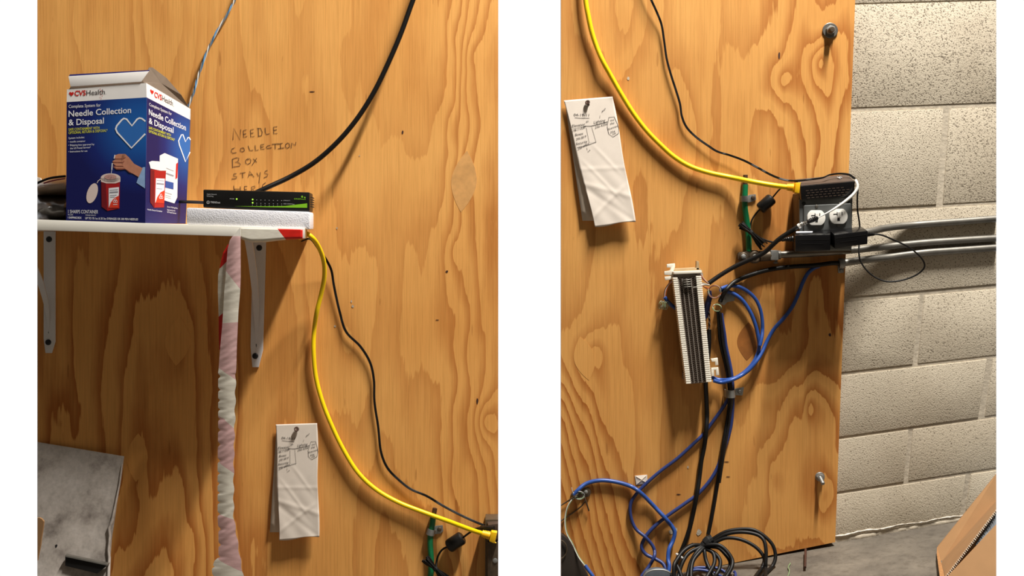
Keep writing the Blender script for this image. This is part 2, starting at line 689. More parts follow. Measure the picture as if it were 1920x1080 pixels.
M['p_blue'] = plain('print_blue', rgb(46, 84, 160), 0.5, var=0.0)
M['lime'] = plain('lime_print', rgb(138, 204, 40), 0.45, var=0.0)
M['grey_print'] = plain('grey_print', rgb(186, 186, 186), 0.5, var=0.0)
M['sheet'] = metal_sheet_mat('stained_sheet_metal')
M['cardboard'] = plain('cardboard', rgb(152, 114, 74), 0.85, var=0.05, scale=25)
M['cardboard_edge'] = plain('cardboard_edge', rgb(150, 106, 62), 0.9, var=0.2, scale=200)
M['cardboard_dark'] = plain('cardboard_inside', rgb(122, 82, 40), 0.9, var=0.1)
M['pouch'] = plain('taupe_pouch', rgb(206, 180, 156), 0.35, var=0.15, scale=30)
M['pouch_black'] = plain('black_pouch', rgb(74, 69, 66), 0.3, var=0.2, scale=40)
M['pouch_pink'] = plain('pink_piping', rgb(176, 60, 92), 0.5)
M['grey_bag'] = plain('grey_plastic', rgb(84, 90, 96), 0.5, var=0.15)
M['bin'] = plain('dark_bin', rgb(44, 36, 30), 0.55, var=0.2, scale=20)
M['clip'] = plain('tarnished_contact', rgb(96, 82, 70), 0.5, metal=0.4, var=0.3, scale=300)
M['divider'] = plain('grey_divider', rgb(150, 140, 130), 0.5, var=0.1)
M['cream'] = plain('cream_plastic', rgb(240, 232, 214), 0.45, var=0.03)
M['tan_metal'] = plain('tan_bar', rgb(176, 150, 112), 0.5, var=0.1)
M['tape_in'] = stripe_mat('barrier_tape_back', rgb(232, 190, 188), rgb(244, 238, 222))
M['tape_out'] = stripe_mat('barrier_tape_front', rgb(222, 34, 22), rgb(240, 234, 218))
led, ntl, bl = new_mat('green_led')
bl.inputs['Base Color'].default_value = rgb(150, 240, 60)
bl.inputs['Emission Color'].default_value = rgb(170, 245, 70)
bl.inputs['Emission Strength'].default_value = 1.2
M['led'] = led

# ------------------------------------------------------------------ the setting
X1868 = (1868 - 960) / 1000


def zfloor(x):
    return -0.593 + 0.172 * (x - 0.6125)


def floor_pt(x, d):
    return Vector((x, -d, zfloor(x)))


mb = MB()
fp = [floor_pt(-1.2, -0.05), floor_pt(X1868 * S(-0.05), -0.05), floor_pt(X1868 * S(0.36), 0.36), floor_pt(1.2, 0.36),
      floor_pt(1.2, 3.3), floor_pt(-1.2, 3.3)]
mb.slab(fp, (0, 0, -0.03))
solo('floor', mb, M['floor'], structure=True, smooth=0)


def slab_box(name, x0, x1, y0, y1, z0, z1, mat):
    mb = MB()
    mb.hexa([Vector(p) for p in ((x0, y0, z0), (x1, y0, z0), (x1, y0, z1), (x0, y0, z1), (x0, y1, z0), (x1, y1, z0), (x1, y1, z1), (x0, y1, z1))])
    return solo(name, mb, mat, structure=True, smooth=0)


CZ = 2.65  # unseen room shell, added to keep the white world's ambient light out
slab_box('blocker_wall_left', -1.26, -1.2, -3.3, 0.05, -1.1, CZ, M['shell'])
slab_box('blocker_wall_right', 1.2, 1.26, -3.3, 0.05, -1.1, CZ, M['shell'])
slab_box('blocker_wall_front', -1.26, 1.26, -3.36, -3.3, -1.1, CZ, M['shell'])
slab_box('blocker_ceiling', -1.26, 1.26, -3.36, 0.11, CZ, CZ + 0.06, M['shell'])
slab_box('blocker_back_upper', -1.2, 1.2, 0.055, 0.10, 0.62, CZ, M['shell'])  # unseen pieces added to close openings round the boards to ambient light
slab_box('blocker_corner_left', -1.2, -1.03, 0.055, 0.10, -1.1, 0.62, M['shell'])
slab_box('blocker_corner_right', 1.03, 1.2, 0.055, 0.10, -1.1, 0.62, M['shell'])

# block wall of the right-hand view: mortar bed, and every block in view a piece of its own
WD = -0.018      # face of the blocks (the plywood is 18 mm thick and stands on it)
mb = MB()
mb.hexa([P(1050, 1140, WD - 0.0020), P(1870, 1020, WD - 0.0020), P(1870, -420, WD - 0.0020), P(1050, -420, WD - 0.0020)]
        + [P(1050, 1140, WD - 0.03), P(1870, 1020, WD - 0.03), P(1870, -420, WD - 0.03), P(1050, -420, WD - 0.03)])
wall = solo('wall_back', mb, M['mortar'], structure=True, smooth=0, clip=[(1052, 'l'), (1868, 'r')])


def blk_part(mbx, i):
    o = bpy.data.objects.new('concrete_block', to_mesh('concrete_block', mbx, M['block'], Vector(wall.location), bevel=0.0013, seg=2, smooth=40, clip=[(1868, 'r')]))
    COL.objects.link(o)
    o.parent = wall


# bed joints: (y at x=1590, y at x=1868, half thickness)
def hj(yl, yr):
    return lambda x: yl + (yr - yl) * (x - 1580) / (1868 - 1580)


H = [(hj(-240, -250), 4.5), (hj(18 - 0, 8), 0.0), (hj(207, 196.3), 4.6), (hj(396.5, 380.5), 3.8), (hj(562.5, 537), 4.8), (hj(701, 668.5), 3.4),
     (hj(821, 780.5), 2.8), (hj(923.5, 879.5), 2.8), (hj(1008, 962), 2.0)]
H[1] = (hj(8, 0), 1.2)
V = {0: [], 1: [], 2: [((1775, 204), (1762, 383), 6)], 3: [], 4: [((1729, 558), (1716, 683), 4.6)], 5: [((1857, 671), (1840.5, 781), 6)],
     6: [((1708, 806), (1699, 904), 4.2)], 7: [((1816, 891), (1805.5, 962), 5)]}
k = 0
for r in range(len(H) - 1):
    (ht, tt), (hb, tb) = H[r], H[r + 1]
    xs = [(lambda y: 1536.0, 0.0)]
    for (a, b, w) in V[r]:
        xs.append(((lambda y, a=a, b=b: a[0] + (b[0] - a[0]) * (y - a[1]) / (b[1] - a[1])), w))
    xs.append((lambda y: 1885.0, 0.0))
    for c in range(len(xs) - 1):
        (xl, wl), (xr, wr) = xs[c], xs[c + 1]
        prot = WD + random.uniform(-0.0008, 0.0008)

        def corner(fx, w, sgn, h, t, up):
            y = h(1700)
            for _ in range(4):
                x = fx(y) + sgn * w
                y = h(x) + up * t
            return P(x, y, prot)
        f = [corner(xl, wl, 1, hb, tb, -1), corner(xr, wr, -1, hb, tb, -1), corner(xr, wr, -1, ht, tt, 1), corner(xl, wl, 1, ht, tt, 1)]
        mbx = MB()
        mbx.hexa(f + [Vector((p.x, 0.0215, p.z)) for p in f])
        blk_part(mbx, k)
        k += 1

# salt bloom and crumbled mortar along the foot of the wall
mb = MB()
pts = [P(1560 + i * 6, 1006 - i * 6 * 0.165 + 1.0 * math.sin(i * 0.5) + random.uniform(-.6, .6), WD - 0.0004) for i in range(42)]
mb.tube(pts, [(0.0004 + 0.0015 * vn_) * (1.2 if i < 18 else 0.8) for i, vn_ in enumerate([random.random() for _ in range(42)])], 6)
o = bpy.data.objects.new('salt_bloom', to_mesh('salt_bloom', mb, M['efflo'], Vector(wall.location), smooth=60))
COL.objects.link(o)
o.parent = wall
mb = MB()
pts = [Vector((0.40 + i * 0.0125, 0.0262 - random.uniform(0, 0.002), zfloor(0.40 + i * 0.0125) + 0.002)) for i in range(41)]
mb.tube(pts, [0.006 + random.uniform(-0.002, 0.003) for i in range(41)], 6)
o = bpy.data.objects.new('mortar_fillet', to_mesh('mortar_fillet', mb, M['mortar'], Vector(wall.location), smooth=60, clip=[(1868, 'r')]))
COL.objects.link(o)
o.parent = wall

# concealed block wall behind the left-hand board
mb = MB()
mb.hexa([P(72, 1130, WD), P(932, 1130, WD), P(932, -420, WD), P(72, -420, WD), P(72, 1130, WD - .03), P(932, 1130, WD - .03), P(932, -420, WD - .03), P(72, -420, WD - .03)])
solo('wall_back_left', mb, M['mortar'], structure=True, smooth=0, clip=[(72, 'l'), (932, 'r')])


# ------------------------------------------------------------------ plywood boards
def vnoise(x, y, seed):
    rs = np.random.RandomState(seed)
    g = rs.rand(97, 97)
    xi = np.floor(x).astype(int)
    yi = np.floor(y).astype(int)
    fx, fy = x - xi, y - yi
    fx = fx * fx * fx * (fx * (fx * 6 - 15) + 10)
    fy = fy * fy * fy * (fy * (fy * 6 - 15) + 10)
    a = g[yi % 97, xi % 97]
    b = g[yi % 97, (xi + 1) % 97]
    c = g[(yi + 1) % 97, xi % 97]
    d = g[(yi + 1) % 97, (xi + 1) % 97]
    return (a * (1 - fx) + b * fx) * (1 - fy) + (c * (1 - fx) + d * fx) * fy


def sstep(a, b, x):
    t = np.clip((x - a) / (b - a), 0, 1)
    return t * t * (3 - 2 * t)


def plywood(name, quad, nx, ny, field, label, mat):
    """quad of pixel corners tl,tr,br,bl; the veneer figure is a height field whose contours are the growth rings"""
    u, v = np.meshgrid(np.linspace(0, 1, nx), np.linspace(0, 1, ny))
    tl, tr, br, bl = [np.array(q, float) for q in quad]
    px = (tl[0] * (1 - u) + tr[0] * u) * (1 - v) + (bl[0] * (1 - u) + br[0] * u) * v
    py = (tl[1] * (1 - u) + tr[1] * u) * (1 - v) + (bl[1] * (1 - u) + br[1] * u) * v
    f, fig = field(px, py)
    x = (px - 960) / 1000
    z = (HZ - py) / 1000
    org = Vector((float(x.mean()), 0.009, float(z.min())))
    vs = np.stack([x.ravel() - org.x, np.full(x.size, -org.y), z.ravel() - org.z], 1)
    idx = np.arange(nx * ny).reshape(ny, nx)
    fs = np.stack([idx[1:, :-1].ravel(), idx[1:, 1:].ravel(), idx[:-1, 1:].ravel(), idx[:-1, :-1].ravel()], 1)
    verts = [tuple(a) for a in vs]
    faces = [tuple(int(i) for i in a) for a in fs]
    nb = len(verts)
    cor = [idx[0, 0], idx[0, -1], idx[-1, -1], idx[-1, 0]]
    for c in cor:
        verts.append(verts[c])
    for c in cor:
        verts.append((verts[c][0], 0.0162 - org.y, verts[c][2]))
    faces += [(nb, nb + 4, nb + 5, nb + 1), (nb + 1, nb + 5, nb + 6, nb + 2), (nb + 2, nb + 6, nb + 7, nb + 3), (nb + 3, nb + 7, nb + 4, nb), (nb + 7, nb + 6, nb + 5, nb + 4)]
    m = bpy.data.meshes.new(name)
    m.from_pydata(verts, [], faces)
    m.materials.append(mat)
    m.materials.append(M['plywood_edge'])
    for p in m.polygons[-5:]:
        p.material_index = 1
    a = m.attributes.new('grain', 'FLOAT', 'POINT')
    a.data.foreach_set('value', np.concatenate([f.ravel(), np.zeros(8)]).astype(np.float32))
    a = m.attributes.new('figure', 'FLOAT', 'POINT')
    a.data.foreach_set('value', np.concatenate([fig.ravel(), np.zeros(8)]).astype(np.float32))
    o = bpy.data.objects.new(name, m)
    o.location = org
    COL.objects.link(o)
    tag(o, label, 'plywood board')
    return o


def bumps(x, y, lst):
    f = np.zeros_like(x)
    for (cx, cy, sx, sy, amp) in lst:
        r = np.sqrt(((x - cx) / sx) ** 2 + ((y - cy) / sy) ** 2 + 0.02)
        f += amp * np.exp(-r * 1.15)
    return f


def field_left(x, y):
    xw = x + 26 * (vnoise(x / 70, y / 160, 3) - 0.5) + 14 * (vnoise(x / 25, y / 60, 4) - 0.5)
    f = 3.0 * vnoise(x / 150 + 3, y / 620 + 1, 11) + 1.3 * vnoise(x / 60, y / 330, 12) + 0.5 * vnoise(x / 24, y / 130, 13)
    f += bumps(xw, y, [(292, 1180, 130, 560, 6.5), (150, 40, 70, 240, 2.2), (300, -40, 90, 260, 2.6), (560, -60, 40, 200, 2.5),
                       (905, 792, 34, 52, 3.0), (868, 330, 30, 70, 2.2), (862, 470, 30, 60, 1.6), (720, 330, 70, 260, 1.4),
                       (650, 640, 60, 120, 1.6), (885, 100, 45, 120, 2.2), (335, 640, 24, 60, 1.2), (840, 620, 60, 120, 1.2)])
    f += 5.0 * sstep(810, 960, xw)
    fig = 0.22 + 0.32 * vnoise(x / 120, y / 260, 21) + 0.30 * sstep(800, 860, x) + 0.55 * sstep(560, 430, x) * sstep(430, 600, y)
    return f, np.clip(fig, 0, 1)


def field_right(x, y):
    xw = x + 24 * (vnoise(x / 70, y / 150, 5) - 0.5) + 14 * (vnoise(x / 25, y / 60, 6) - 0.5)
    f = 2.6 * vnoise(x / 150 + 7, y / 520 + 2, 31) + 1.2 * vnoise(x / 60, y / 260, 32) + 0.5 * vnoise(x / 24, y / 130, 33)
    f += bumps(xw, y, [(1549, 118, 36, 84, 4.0), (1478, 150, 38, 52, 2.6), (1528, 765, 36, 62, 3.2), (1540, 590, 30, 90, 1.8), (1468, 900, 52, 110, 3.0),
                       (1440, 1010, 50, 70, 2.2), (1545, 930, 36, 80, 2.4), (1400, 640, 26, 46, 1.6), (1120, 665, 40, 60, 2.6), (1530, 330, 40, 80, 2.0),
                       (1165, 20, 36, 160, 2.4), (1430, 760, 40, 70, 1.6), (1300, 250, 50, 200, 1.5)])
    lines = sstep(1235, 1120, x - 0.20 * (y - 900)) * sstep(600, 800, y)
    f += lines * ((x - 0.30 * (y - 800) - 1110) / 18.0) + 1.2 * sstep(1400, 1620, xw)
    fig = 0.26 + 0.34 * vnoise(x / 120, y / 260, 41) + 0.42 * sstep(1380, 1450, x) + 0.55 * lines
    return f, np.clip(fig, 0, 1)


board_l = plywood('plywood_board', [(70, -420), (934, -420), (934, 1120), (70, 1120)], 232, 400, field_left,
                  'varnished plywood board behind the white shelf, with pencil writing', M['plywood_lit'])
board_r = plywood('plywood_board', [(1052, -420), (1619, -420), (1566, 1016.5), (1052, 1121)], 160, 400, field_right,
                  'varnished plywood board bolted to the block wall, with punch-down block', M['plywood'])

# pencil writing on the left board
SEG = {
    'needle': [
        [(130, 290), (140, 118), (232, 288), (243, 135)], [(325, 142), (280, 152), (285, 252), (335, 235)], [(280, 205), (322, 197)],
        [(430, 133), (383, 143), (388, 245), (440, 235)], [(385, 192), (428, 185)], [(497, 120), (500, 235)], [(478, 120), (530, 120), (553, 175), (545, 225), (490, 237)],
        [(595, 112), (598, 170), (610, 207), (660, 198)], [(770, 95), (718, 100), (720, 198), (772, 192)], [(720, 150), (765, 140)],
        [(155, 402), (115, 420), (105, 455), (125, 480), (182, 470)], [(285, 402), (240, 410), (235, 445), (262, 460), (297, 445), (292, 415), (270, 402)],
        [(350, 370), (372, 442), (422, 436)], [(450, 365), (455, 440), (500, 432)], [(580, 350), (530, 358), (535, 422), (585, 418)], [(532, 390), (575, 384)],
        [(670, 365), (630, 372), (610, 395), (625, 412), (690, 400)], [(692, 350), (790, 342)], [(740, 348), (742, 420)], [(780, 348), (850, 335)], [(815, 342), (820, 412)], [(780, 415), (870, 402)],
        [(925, 330), (890, 352), (890, 390), (915, 408), (950, 385), (945, 345), (920, 330)], [(972, 408), (978, 332), (1035, 368), (1040, 318)],
        [(125, 695), (122, 570)], [(115, 570), (180, 545), (215, 552), (210, 590), (160, 610), (215, 618), (238, 640), (225, 665), (135, 680)],
        [(350, 555), (315, 580), (315, 625), (345, 642), (385, 615), (390, 580), (365, 558), (340, 580)], [(420, 560), (475, 612)], [(475, 550), (405, 655)],
        [(180, 775), (140, 780), (140, 812), (185, 818), (180, 845), (110, 855)], [(230, 772), (310, 760)], [(268, 768), (272, 840)],
        [(350, 830), (370, 742), (435, 828)], [(360, 795), (415, 790)], [(475, 765), (500, 815)], [(525, 755), (505, 915)], [(630, 730), (595, 740), (590, 770), (635, 785), (625, 815), (575, 835)],
        [(140, 950), (150, 1060)], [(140, 1000), (238, 1000)], [(235, 960), (240, 1060)], [(295, 960), (300, 1060)], [(295, 960), (335, 960)], [(295, 1005), (330, 1003)],
        [(395, 1060), (400, 965), (445, 955), (450, 980), (410, 995), (455, 1050)], [(605, 905), (560, 935), (548, 1000), (548, 1060), (600, 1056)], [(550, 1000), (580, 995)]]}
mb = MB()
pl = flat(0.0006)
for st in SEG['needle']:
    mb.ribbon(pl, [(420 + x / 7.713, 225 + y / 7.713) for x, y in st], 1.15)
part('handwriting', mb, M['pen_on_wood'], board_l, 'thin hand lettering reading NEEDLE COLLECTION BOX STAYS HERE', smooth=0)
# knot holes and staple marks
for brd, lst in ((board_l, [(838, 509, 3, 2.4), (895, 752, 2, 6), (755, 248, 2, 4), (585, 172, 6, 1.2), (820, 600, 4, 1)]),
                 (board_r, [(1461, 104, 2, 7), (1556, 628, 3, 4), (1272, 927, 5, 1.2), (1372, 563, 2, 2), (1362, 866, 6, 1), (1365, 894, 5, 1)])):
    for (x, y, a, b) in lst:
        mb = MB()
        mb.poly(flat(0.0005), [(x + a * math.cos(t * 0.7) * random.uniform(.7, 1), y + b * math.sin(t * 0.7) * random.uniform(.7, 1)) for t in range(9)])
        part('knot_hole', mb, M['tip'], brd, smooth=0)

# football-shaped veneer plugs let into the boards
M['wood_dark'] = plain('dark_veneer', rgb(150, 92, 38), 0.5, var=0.25, scale=40)
for brd, cx, cy, rx, ry, rot, mt in ((board_l, 333, 640, 24, 46, .06, 'plywood_lit'), (board_l, 257, 858, 20, 46, .05, 'plywood_lit'), (board_l, 870, 340, 24, 58, .1, 'wood_plug'),
                                     (board_r, 1096, 672, 20, 42, -.2, 'plywood'), (board_r, 1402, 640, 20, 36, .05, 'wood_dark')):
    if mt == 'wood_plug':
        M['wood_plug'] = plain('plug_veneer', rgb(222, 166, 100), 0.5, var=0.14, scale=50)
    pts = []
    for i in range(28):
        t = i / 28 * 2 * math.pi
        sy_ = 1 - 2 * (i if i <= 14 else 28 - i) / 14
        x, y = rx * (1 - abs(sy_) ** 1.8) * (1 if i <= 14 else -1), ry * sy_
        pts.append((cx + x * math.cos(rot) - y * math.sin(rot), cy + x * math.sin(rot) + y * math.cos(rot)))
    mb = MB()
    mb.slab([P(x, y, 0.0003) for x, y in pts], (0, 0.0010, 0))
    part('veneer_plug', mb, M[mt], brd, 'boat-shaped veneer plug', smooth=0)
for brd, lst in ((board_l, [(659, 565, 2.4), (661, 574, 3), (628, 612, 2.4), (674, 292, 1.6), (632, 428, 2)]), (board_r, [(1178, 147, 3), (1258, 998, 5), (1268, 993, 4), (1310, 998, 6), (1290, 876, 2.5)])):
    for (x, y, a) in lst:
        mb = MB()
        mb.poly(flat(0.0006), [(x + a * math.cos(t * .9) * random.uniform(.5, 1), y + a * 1.3 * math.sin(t * .9) * random.uniform(.5, 1)) for t in range(7)])
        part('paint_fleck', mb, M['mortar'], brd, 'pale paint fleck', smooth=0)

# ------------------------------------------------------------------ cables: pixel path with depth in front of the board
def path(pts, d=0.006, n=6):
    return spline([P(p[0], p[1], p[2] if len(p) > 2 else d) for p in pts], n)


LAID = []          # cables already laid: (x, z, depth, radius) in the plane of the picture of the board


def above_floor(p, r):
    s = S(-p.y)
    bx, bz = p.x / s, p.z / s
    lim = -zfloor(p.x) - r - 0.001
    if bz < 0 and -bz * s > lim:
        s2 = lim / -bz
        return Vector((bx * s2, -D * (1 - s2), bz * s2))
    return p


def route(pts, r, d, n=6, lay=True):
    """lay a cable over those laid before it"""
    q = path(pts, d, n)
    dep = [-p.y for p in q]
    fl = [(p.x / S(-p.y), p.z / S(-p.y)) for p in q]
    if lay:
        need = list(dep)
        for i, (x, z) in enumerate(fl):
            for (ox, oz, od, orr) in LAID:
                g = r + orr + 0.0006
                e = math.hypot(x - ox, z - oz)
                if e < g and od + r + orr > dep[i] - 1e-6 and abs(od - dep[i]) < g * 1.6:
                    need[i] = max(need[i], od + math.sqrt(max(g * g - e * e, 0)) + .0004)
        for _ in range(3):
            out = list(need)
            for i in range(len(need)):
                for k in range(-6, 7):
                    j = i + k
                    if 0 <= j < len(need) and need[j] > dep[j] + 1e-6:
                        w = .5 + .5 * math.cos(math.pi * k / 7)
                        out[i] = max(out[i], dep[i] + (need[j] - dep[j]) * w)
            break
        dep = out
    res = []
    for (x, z), dd in zip(fl, dep):
        s = S(dd)
        res.append(above_floor(Vector((x * s, -dd, z * s)), r))
    for i in range(len(res)):
        s = S(-res[i].y)
        LAID.append((res[i].x / s, res[i].z / s, -res[i].y, r))
    return res


def cable_mb(pts, r, d=None, seg=10, n=10):
    return MB().tube(route(pts, r / 1000, r / 1000 + 0.001 if d is None else d, n), r / 1000, seg)


def cable(name, pts, r, mat, label, cat='cable', group=None, d=None, clip=(), **kw):
    return solo(name, cable_mb(pts, r, d, **kw), mat, label, cat, group, smooth=60, clip=clip)


def hexprism(mb, c, axis, r, h):
    axis = Vector(axis).normalized()
    return mb.lathe(c, axis, [(0, r), (h, r)], 6)


# ------------------------------------------------------------------ shelf, brackets
SD = 0.170                       # depth of the shelf
SHL = [(60, 411.5), (572, 428.0), (572, 447.5), (60, 431.5)]     # front edge in the photograph


def shelf_top(px):
    return 411.5 + (px - 60) / 512 * 16.5


shelf = thing('wall_shelf', P(320, 440, 0.08), 'white laminate shelf board carrying the carton and the switch', 'shelf')
f = [P(*SHL[3], SD), P(*SHL[2], SD), P(*SHL[1], SD), P(*SHL[0], SD)]
endx = P(572, 440, SD).x
BK = P(577.5, 440, 0).x
mb = MB().hexa(f + [Vector((BK if i in (1, 2) else p.x, -0.0008, p.z)) for i, p in enumerate(f)])
part('board', mb, M['shelf'], shelf, bevel=0.0012, clip=[(70, 'l')])
mb = MB()
e = [P(572, 447.0, SD - 0.0005), P(572, 428.4, SD - 0.0005)]
dx_ = Vector((0.0010, 0, 0))
e += [Vector((BK, -0.001, e[1].z)), Vector((BK, -0.001, e[0].z))]
e = [p + Vector((0.0002, 0, 0)) for p in e]
mb.slab(e, dx_)
part('raw_end', mb, M['particle'], shelf, 'raw tan end of the shelf board', smooth=0)


def shelf_bottom_z(x, d):
    """underside of the shelf at world x"""
    a, b = f[0], f[1]
    return a.z + (b.z - a.z) * (x - a.x) / (b.x - a.x)


def bracket(label, xl_t, xr_t, ytop, xl_b, xr_b, y_sh, tip, screws, clip=(), reach=.13):
    t = thing('shelf_bracket', P((xl_b + xr_b) / 2, tip[1], 0), label, 'bracket', 'white shelf brackets')
    pts = [(xl_t, ytop), (xr_t, ytop), (xr_b, y_sh), (tip[0] + 6, tip[1]), (tip[0] - 6, tip[1]), (xl_b, y_sh - 6)]
    mb = MB().slab([P(x, y, 0.0036) for x, y in reversed(pts)], (0, 0.0030, 0))
    part('wall_plate', mb, M['bracket'], t, bevel=0.0007, smooth=30)
    cxt = P((xl_t + xr_t) / 2, 450, 0).x
    cxb = P((xl_b + xr_b) / 2, 640, 0).x
    zt = shelf_bottom_z(cxt, 0.08) - 0.0004
    w = 0.010
    mb = MB().hexa([Vector((cxt - w, -0.148, zt - 0.003)), Vector((cxt + w, -0.148, zt - 0.003)), Vector((cxt + w, -0.148, zt)), Vector((cxt - w, -0.148, zt)),
                    Vector((cxt - w, -0.0006, zt - 0.003)), Vector((cxt + w, -0.0006, zt - 0.003)), Vector((cxt + w, -0.0006, zt)), Vector((cxt - w, -0.0006, zt))])
    part('top_plate', mb, M['bracket'], t, bevel=0.0006, clip=clip)
    # curved brace from the front of the shelf plate down to the foot of the wall plate
    zb = P(0, screws[1][1] - 17, 0).z
    bez = []
    for i in range(19):
        u = i / 18
        y = reach * (1 - u) ** 2.1 + 0.0035
        z = (zt - 0.003) * (1 - u) + zb * u
        bez.append((cxt * (1 - u) + cxb * u, y, z))
    mb = MB()
    vs, fs = [], []
    n = len(bez)
    for i, (x, y, z) in enumerate(bez):
        h = 0.0062 * (1 - (i / 18) ** 3) + 0.0004
        k = 0.020 * (1 - i / 18) + 0.002
        for (sx, yy) in ((-h, y), (h, y), (h, max(y - k * 0.22, 0.0036)), (-h, max(y - k * 0.22, 0.0036))):
            vs.append(Vector((x + sx, -yy, z)))
    for i in range(n - 1):
        for q in range(4):
            q2 = (q + 1) % 4
            fs.append((i * 4 + q, i * 4 + q2, i * 4 + 4 + q2, i * 4 + 4 + q))
    fs += [(3, 2, 1, 0), (n * 4 - 4, n * 4 - 3, n * 4 - 2, n * 4 - 1)]
    mb.add(vs, fs)
    part('brace', mb, M['bracket'], t, smooth=40, clip=clip)
    for (sx, sy) in screws:
        mb = MB().lathe(P(sx, sy, 0.0036), (0, -1, 0), [(-0.002, 0.0056), (0.0006, 0.0056), (0.0022, 0.0042), (0.0026, 0.001)], 16)
        part('screw', mb, M['black_screw'], t, smooth=50)
    return t


bracket('white shelf bracket right of the hanging tape', 474, 499, 449, 469.5, 493, 656, (479, 688.5), [(486, 464.6), (478.5, 667.5)], reach=.085)
bracket('white shelf bracket under the carton, far left', 81.5, 103.6, 434, 81.5, 103.6, 641, (91, 662), [(92, 448.6), (90.5, 641.7)], clip=[(70, 'l')], reach=.15)

# ------------------------------------------------------------------ foam block and network switch
FD = 0.166
foam = thing('foam_block', P(470, 420, 0.08), 'white foam packing slab under the black network switch', 'foam')
mb = MB().skewbox([(349, 389.5), (581, 397.2), (581, 430.5), (349, 420.9)], FD, 0.075, 588)
part('slab', mb, M['foam'], foam, bevel=0.0035, seg=2)

sw = thing('network_switch', P(480, 395, 0.1), 'black eight-port network switch lying on the white foam', 'network switch')
SW = [(380.7, 355.3), (580.6, 360.4), (580.6, 396.6), (380.7, 389.0)]
part('case', MB().skewbox(SW, FD - 0.006, 0.078, 586.5), M['black_plastic'], sw, bevel=0.0022)
pl = flat(FD - 0.006 + 0.0004)
mb = MB()
for s, x0, y0, x1, y1, c, b in (('Gigabit Network', 387.8, 365.2, 406.5, 365.7, 2.5, 0), ('Switching', 387.8, 368.8, 400, 369.1, 2.5, 0),
                             ('TRENDnet', 394.5, 380.7, 412.8, 381.4, 3.4, .02), ('POWER', 431, 373.6, 439.5, 373.8, 1.8, .01),
                             ('LINK/ACT', 531.5, 376.8, 544, 377.2, 2.0, 0), ('100/1000Mbps', 531.5, 383, 552.5, 383.6, 2.0, 0)):
    if s in ('POWER', 'LINK/ACT'):
        part('front_lettering', mb, M['grey_print'], sw, 'small pale lettering', smooth=0)
        mb = MB()
    mb.text(pl, s, x0, y0, x1, y1, c, b)
part('front_lettering', mb, M['grey_print'], sw, 'small pale lettering', smooth=0)
mb = MB()
for i in range(8):
    x = 473 + i * 7.8
    mb.text(pl, str(i + 1), x, 385.4 + i * .25, x + (1.2 if i else .7), 385.4 + i * .25, 2.2)
    if i:
        for yy in (374.2, 380.4):
            mb.poly(pl, [(x - .3, yy + i * .22), (x + 1.3, yy + i * .22), (x + 1.3, yy + .9 + i * .22), (x - .3, yy + .9 + i * .22)])
part('port_numbers', mb, M['grey_print'], sw, 'pale port numbers and marks', smooth=0)
mb = MB()
ring = [(390.3 + 2.6 * math.cos(a * .42), 379.3 + 2.6 * math.sin(a * .42)) for a in range(16)]
mb.ribbon(pl, ring, 0.8)
mb.ribbon(pl, [(389.4, 378), (390.6, 378.6), (390, 380), (391.4, 380.7)], 0.8)
part('round_mark', mb, M['grey_print'], sw, 'round pale mark', smooth=0)
mb = MB()
mb.poly(pl, [(438, 386.6), (500, 386.9), (535, 386.2), (576, 381.2), (576, 389.6), (500, 388.4)])
mb.text(pl, 'GREENnet', 551, 374, 573, 374.8, 2.6, 0, slant=.2)
for (cx, cy, r) in ((566.5, 368.8, 2.0), (571.5, 370.4, 1.6)):
    mb.poly(pl, [(cx + r * math.cos(a), cy + r * math.sin(a) * 1.1) for a in (0, 1, 2, 3, 4, 5)])
part('green_print', mb, M['lime'], sw, 'lime green swoosh, leaf and lettering on the front', smooth=0)
for (x, y) in ((443.8, 373.3), (473.7, 374.1), (473.7, 380.3)):
    mb = MB().lathe(P(x, y, FD - 0.006), (0, -1, 0), [(-0.001, .0013), (0.0004, .0013), (0.0009, .0008)], 10)
    part('indicator_light', mb, M['led'], sw, 'lit green indicator light', smooth=60)
mb = MB()
for i in range(5):
    x = Vector((P(580.6, 380, FD - 0.006).x + 0.0002, 0, 0)).x
    for k in range(2):
        y0 = FD - 0.030 - k * 0.030
        x = P(580.6, 380, FD - 0.006).x + 0.0002 + (P(586.5, 0, .078).x - P(580.6, 0, FD - .006).x) * (.024 + k * .03) / .082
        z = P(0, 371 + i * 4.3, FD - .03).z
        mb.hexa([Vector((x, -y0, z)), Vector((x + .0006, -y0, z)), Vector((x + .0006, -y0, z + .0016)), Vector((x, -y0, z + .0016)),
                 Vector((x, -y0 + .02, z)), Vector((x + .0006, -y0 + .02, z)), Vector((x + .0006, -y0 + .02, z + .0016)), Vector((x, -y0 + .02, z + .0016))])
part('side_vents', mb, M['black_dark'], sw, smooth=0)

# ------------------------------------------------------------------ the carton
A0, B0, C0 = P(124, 412.6, 0.1665), P(272.3, 418.0, 0.1695), P(348.4, 419.6, 0.045)
cen = (A0 + B0 + C0) / 3
carton = thing('carton', Vector((cen.x, cen.y, A0.z)), 'tall dark blue and white needle collection carton with torn open top, on the shelf', 'carton')
FR = Plane(A0, B0, P(274, 156, 0.172))
SI = Plane(B0, C0, FR.at(274, 156))
A1, B1, C1 = FR.at(125.6, 167.8), FR.at(274.2, 155.6), SI.at(357.8, 204.6)
E0 = A0 + (C0 - B0) * 0.97
E1 = Vector((E0.x, E0.y, C1.z + 0.004))
th = 0.0012


def panel(a0, b0, b1, a1, inward):
    return MB().slab([a0, b0, b1, a1], inward * th)


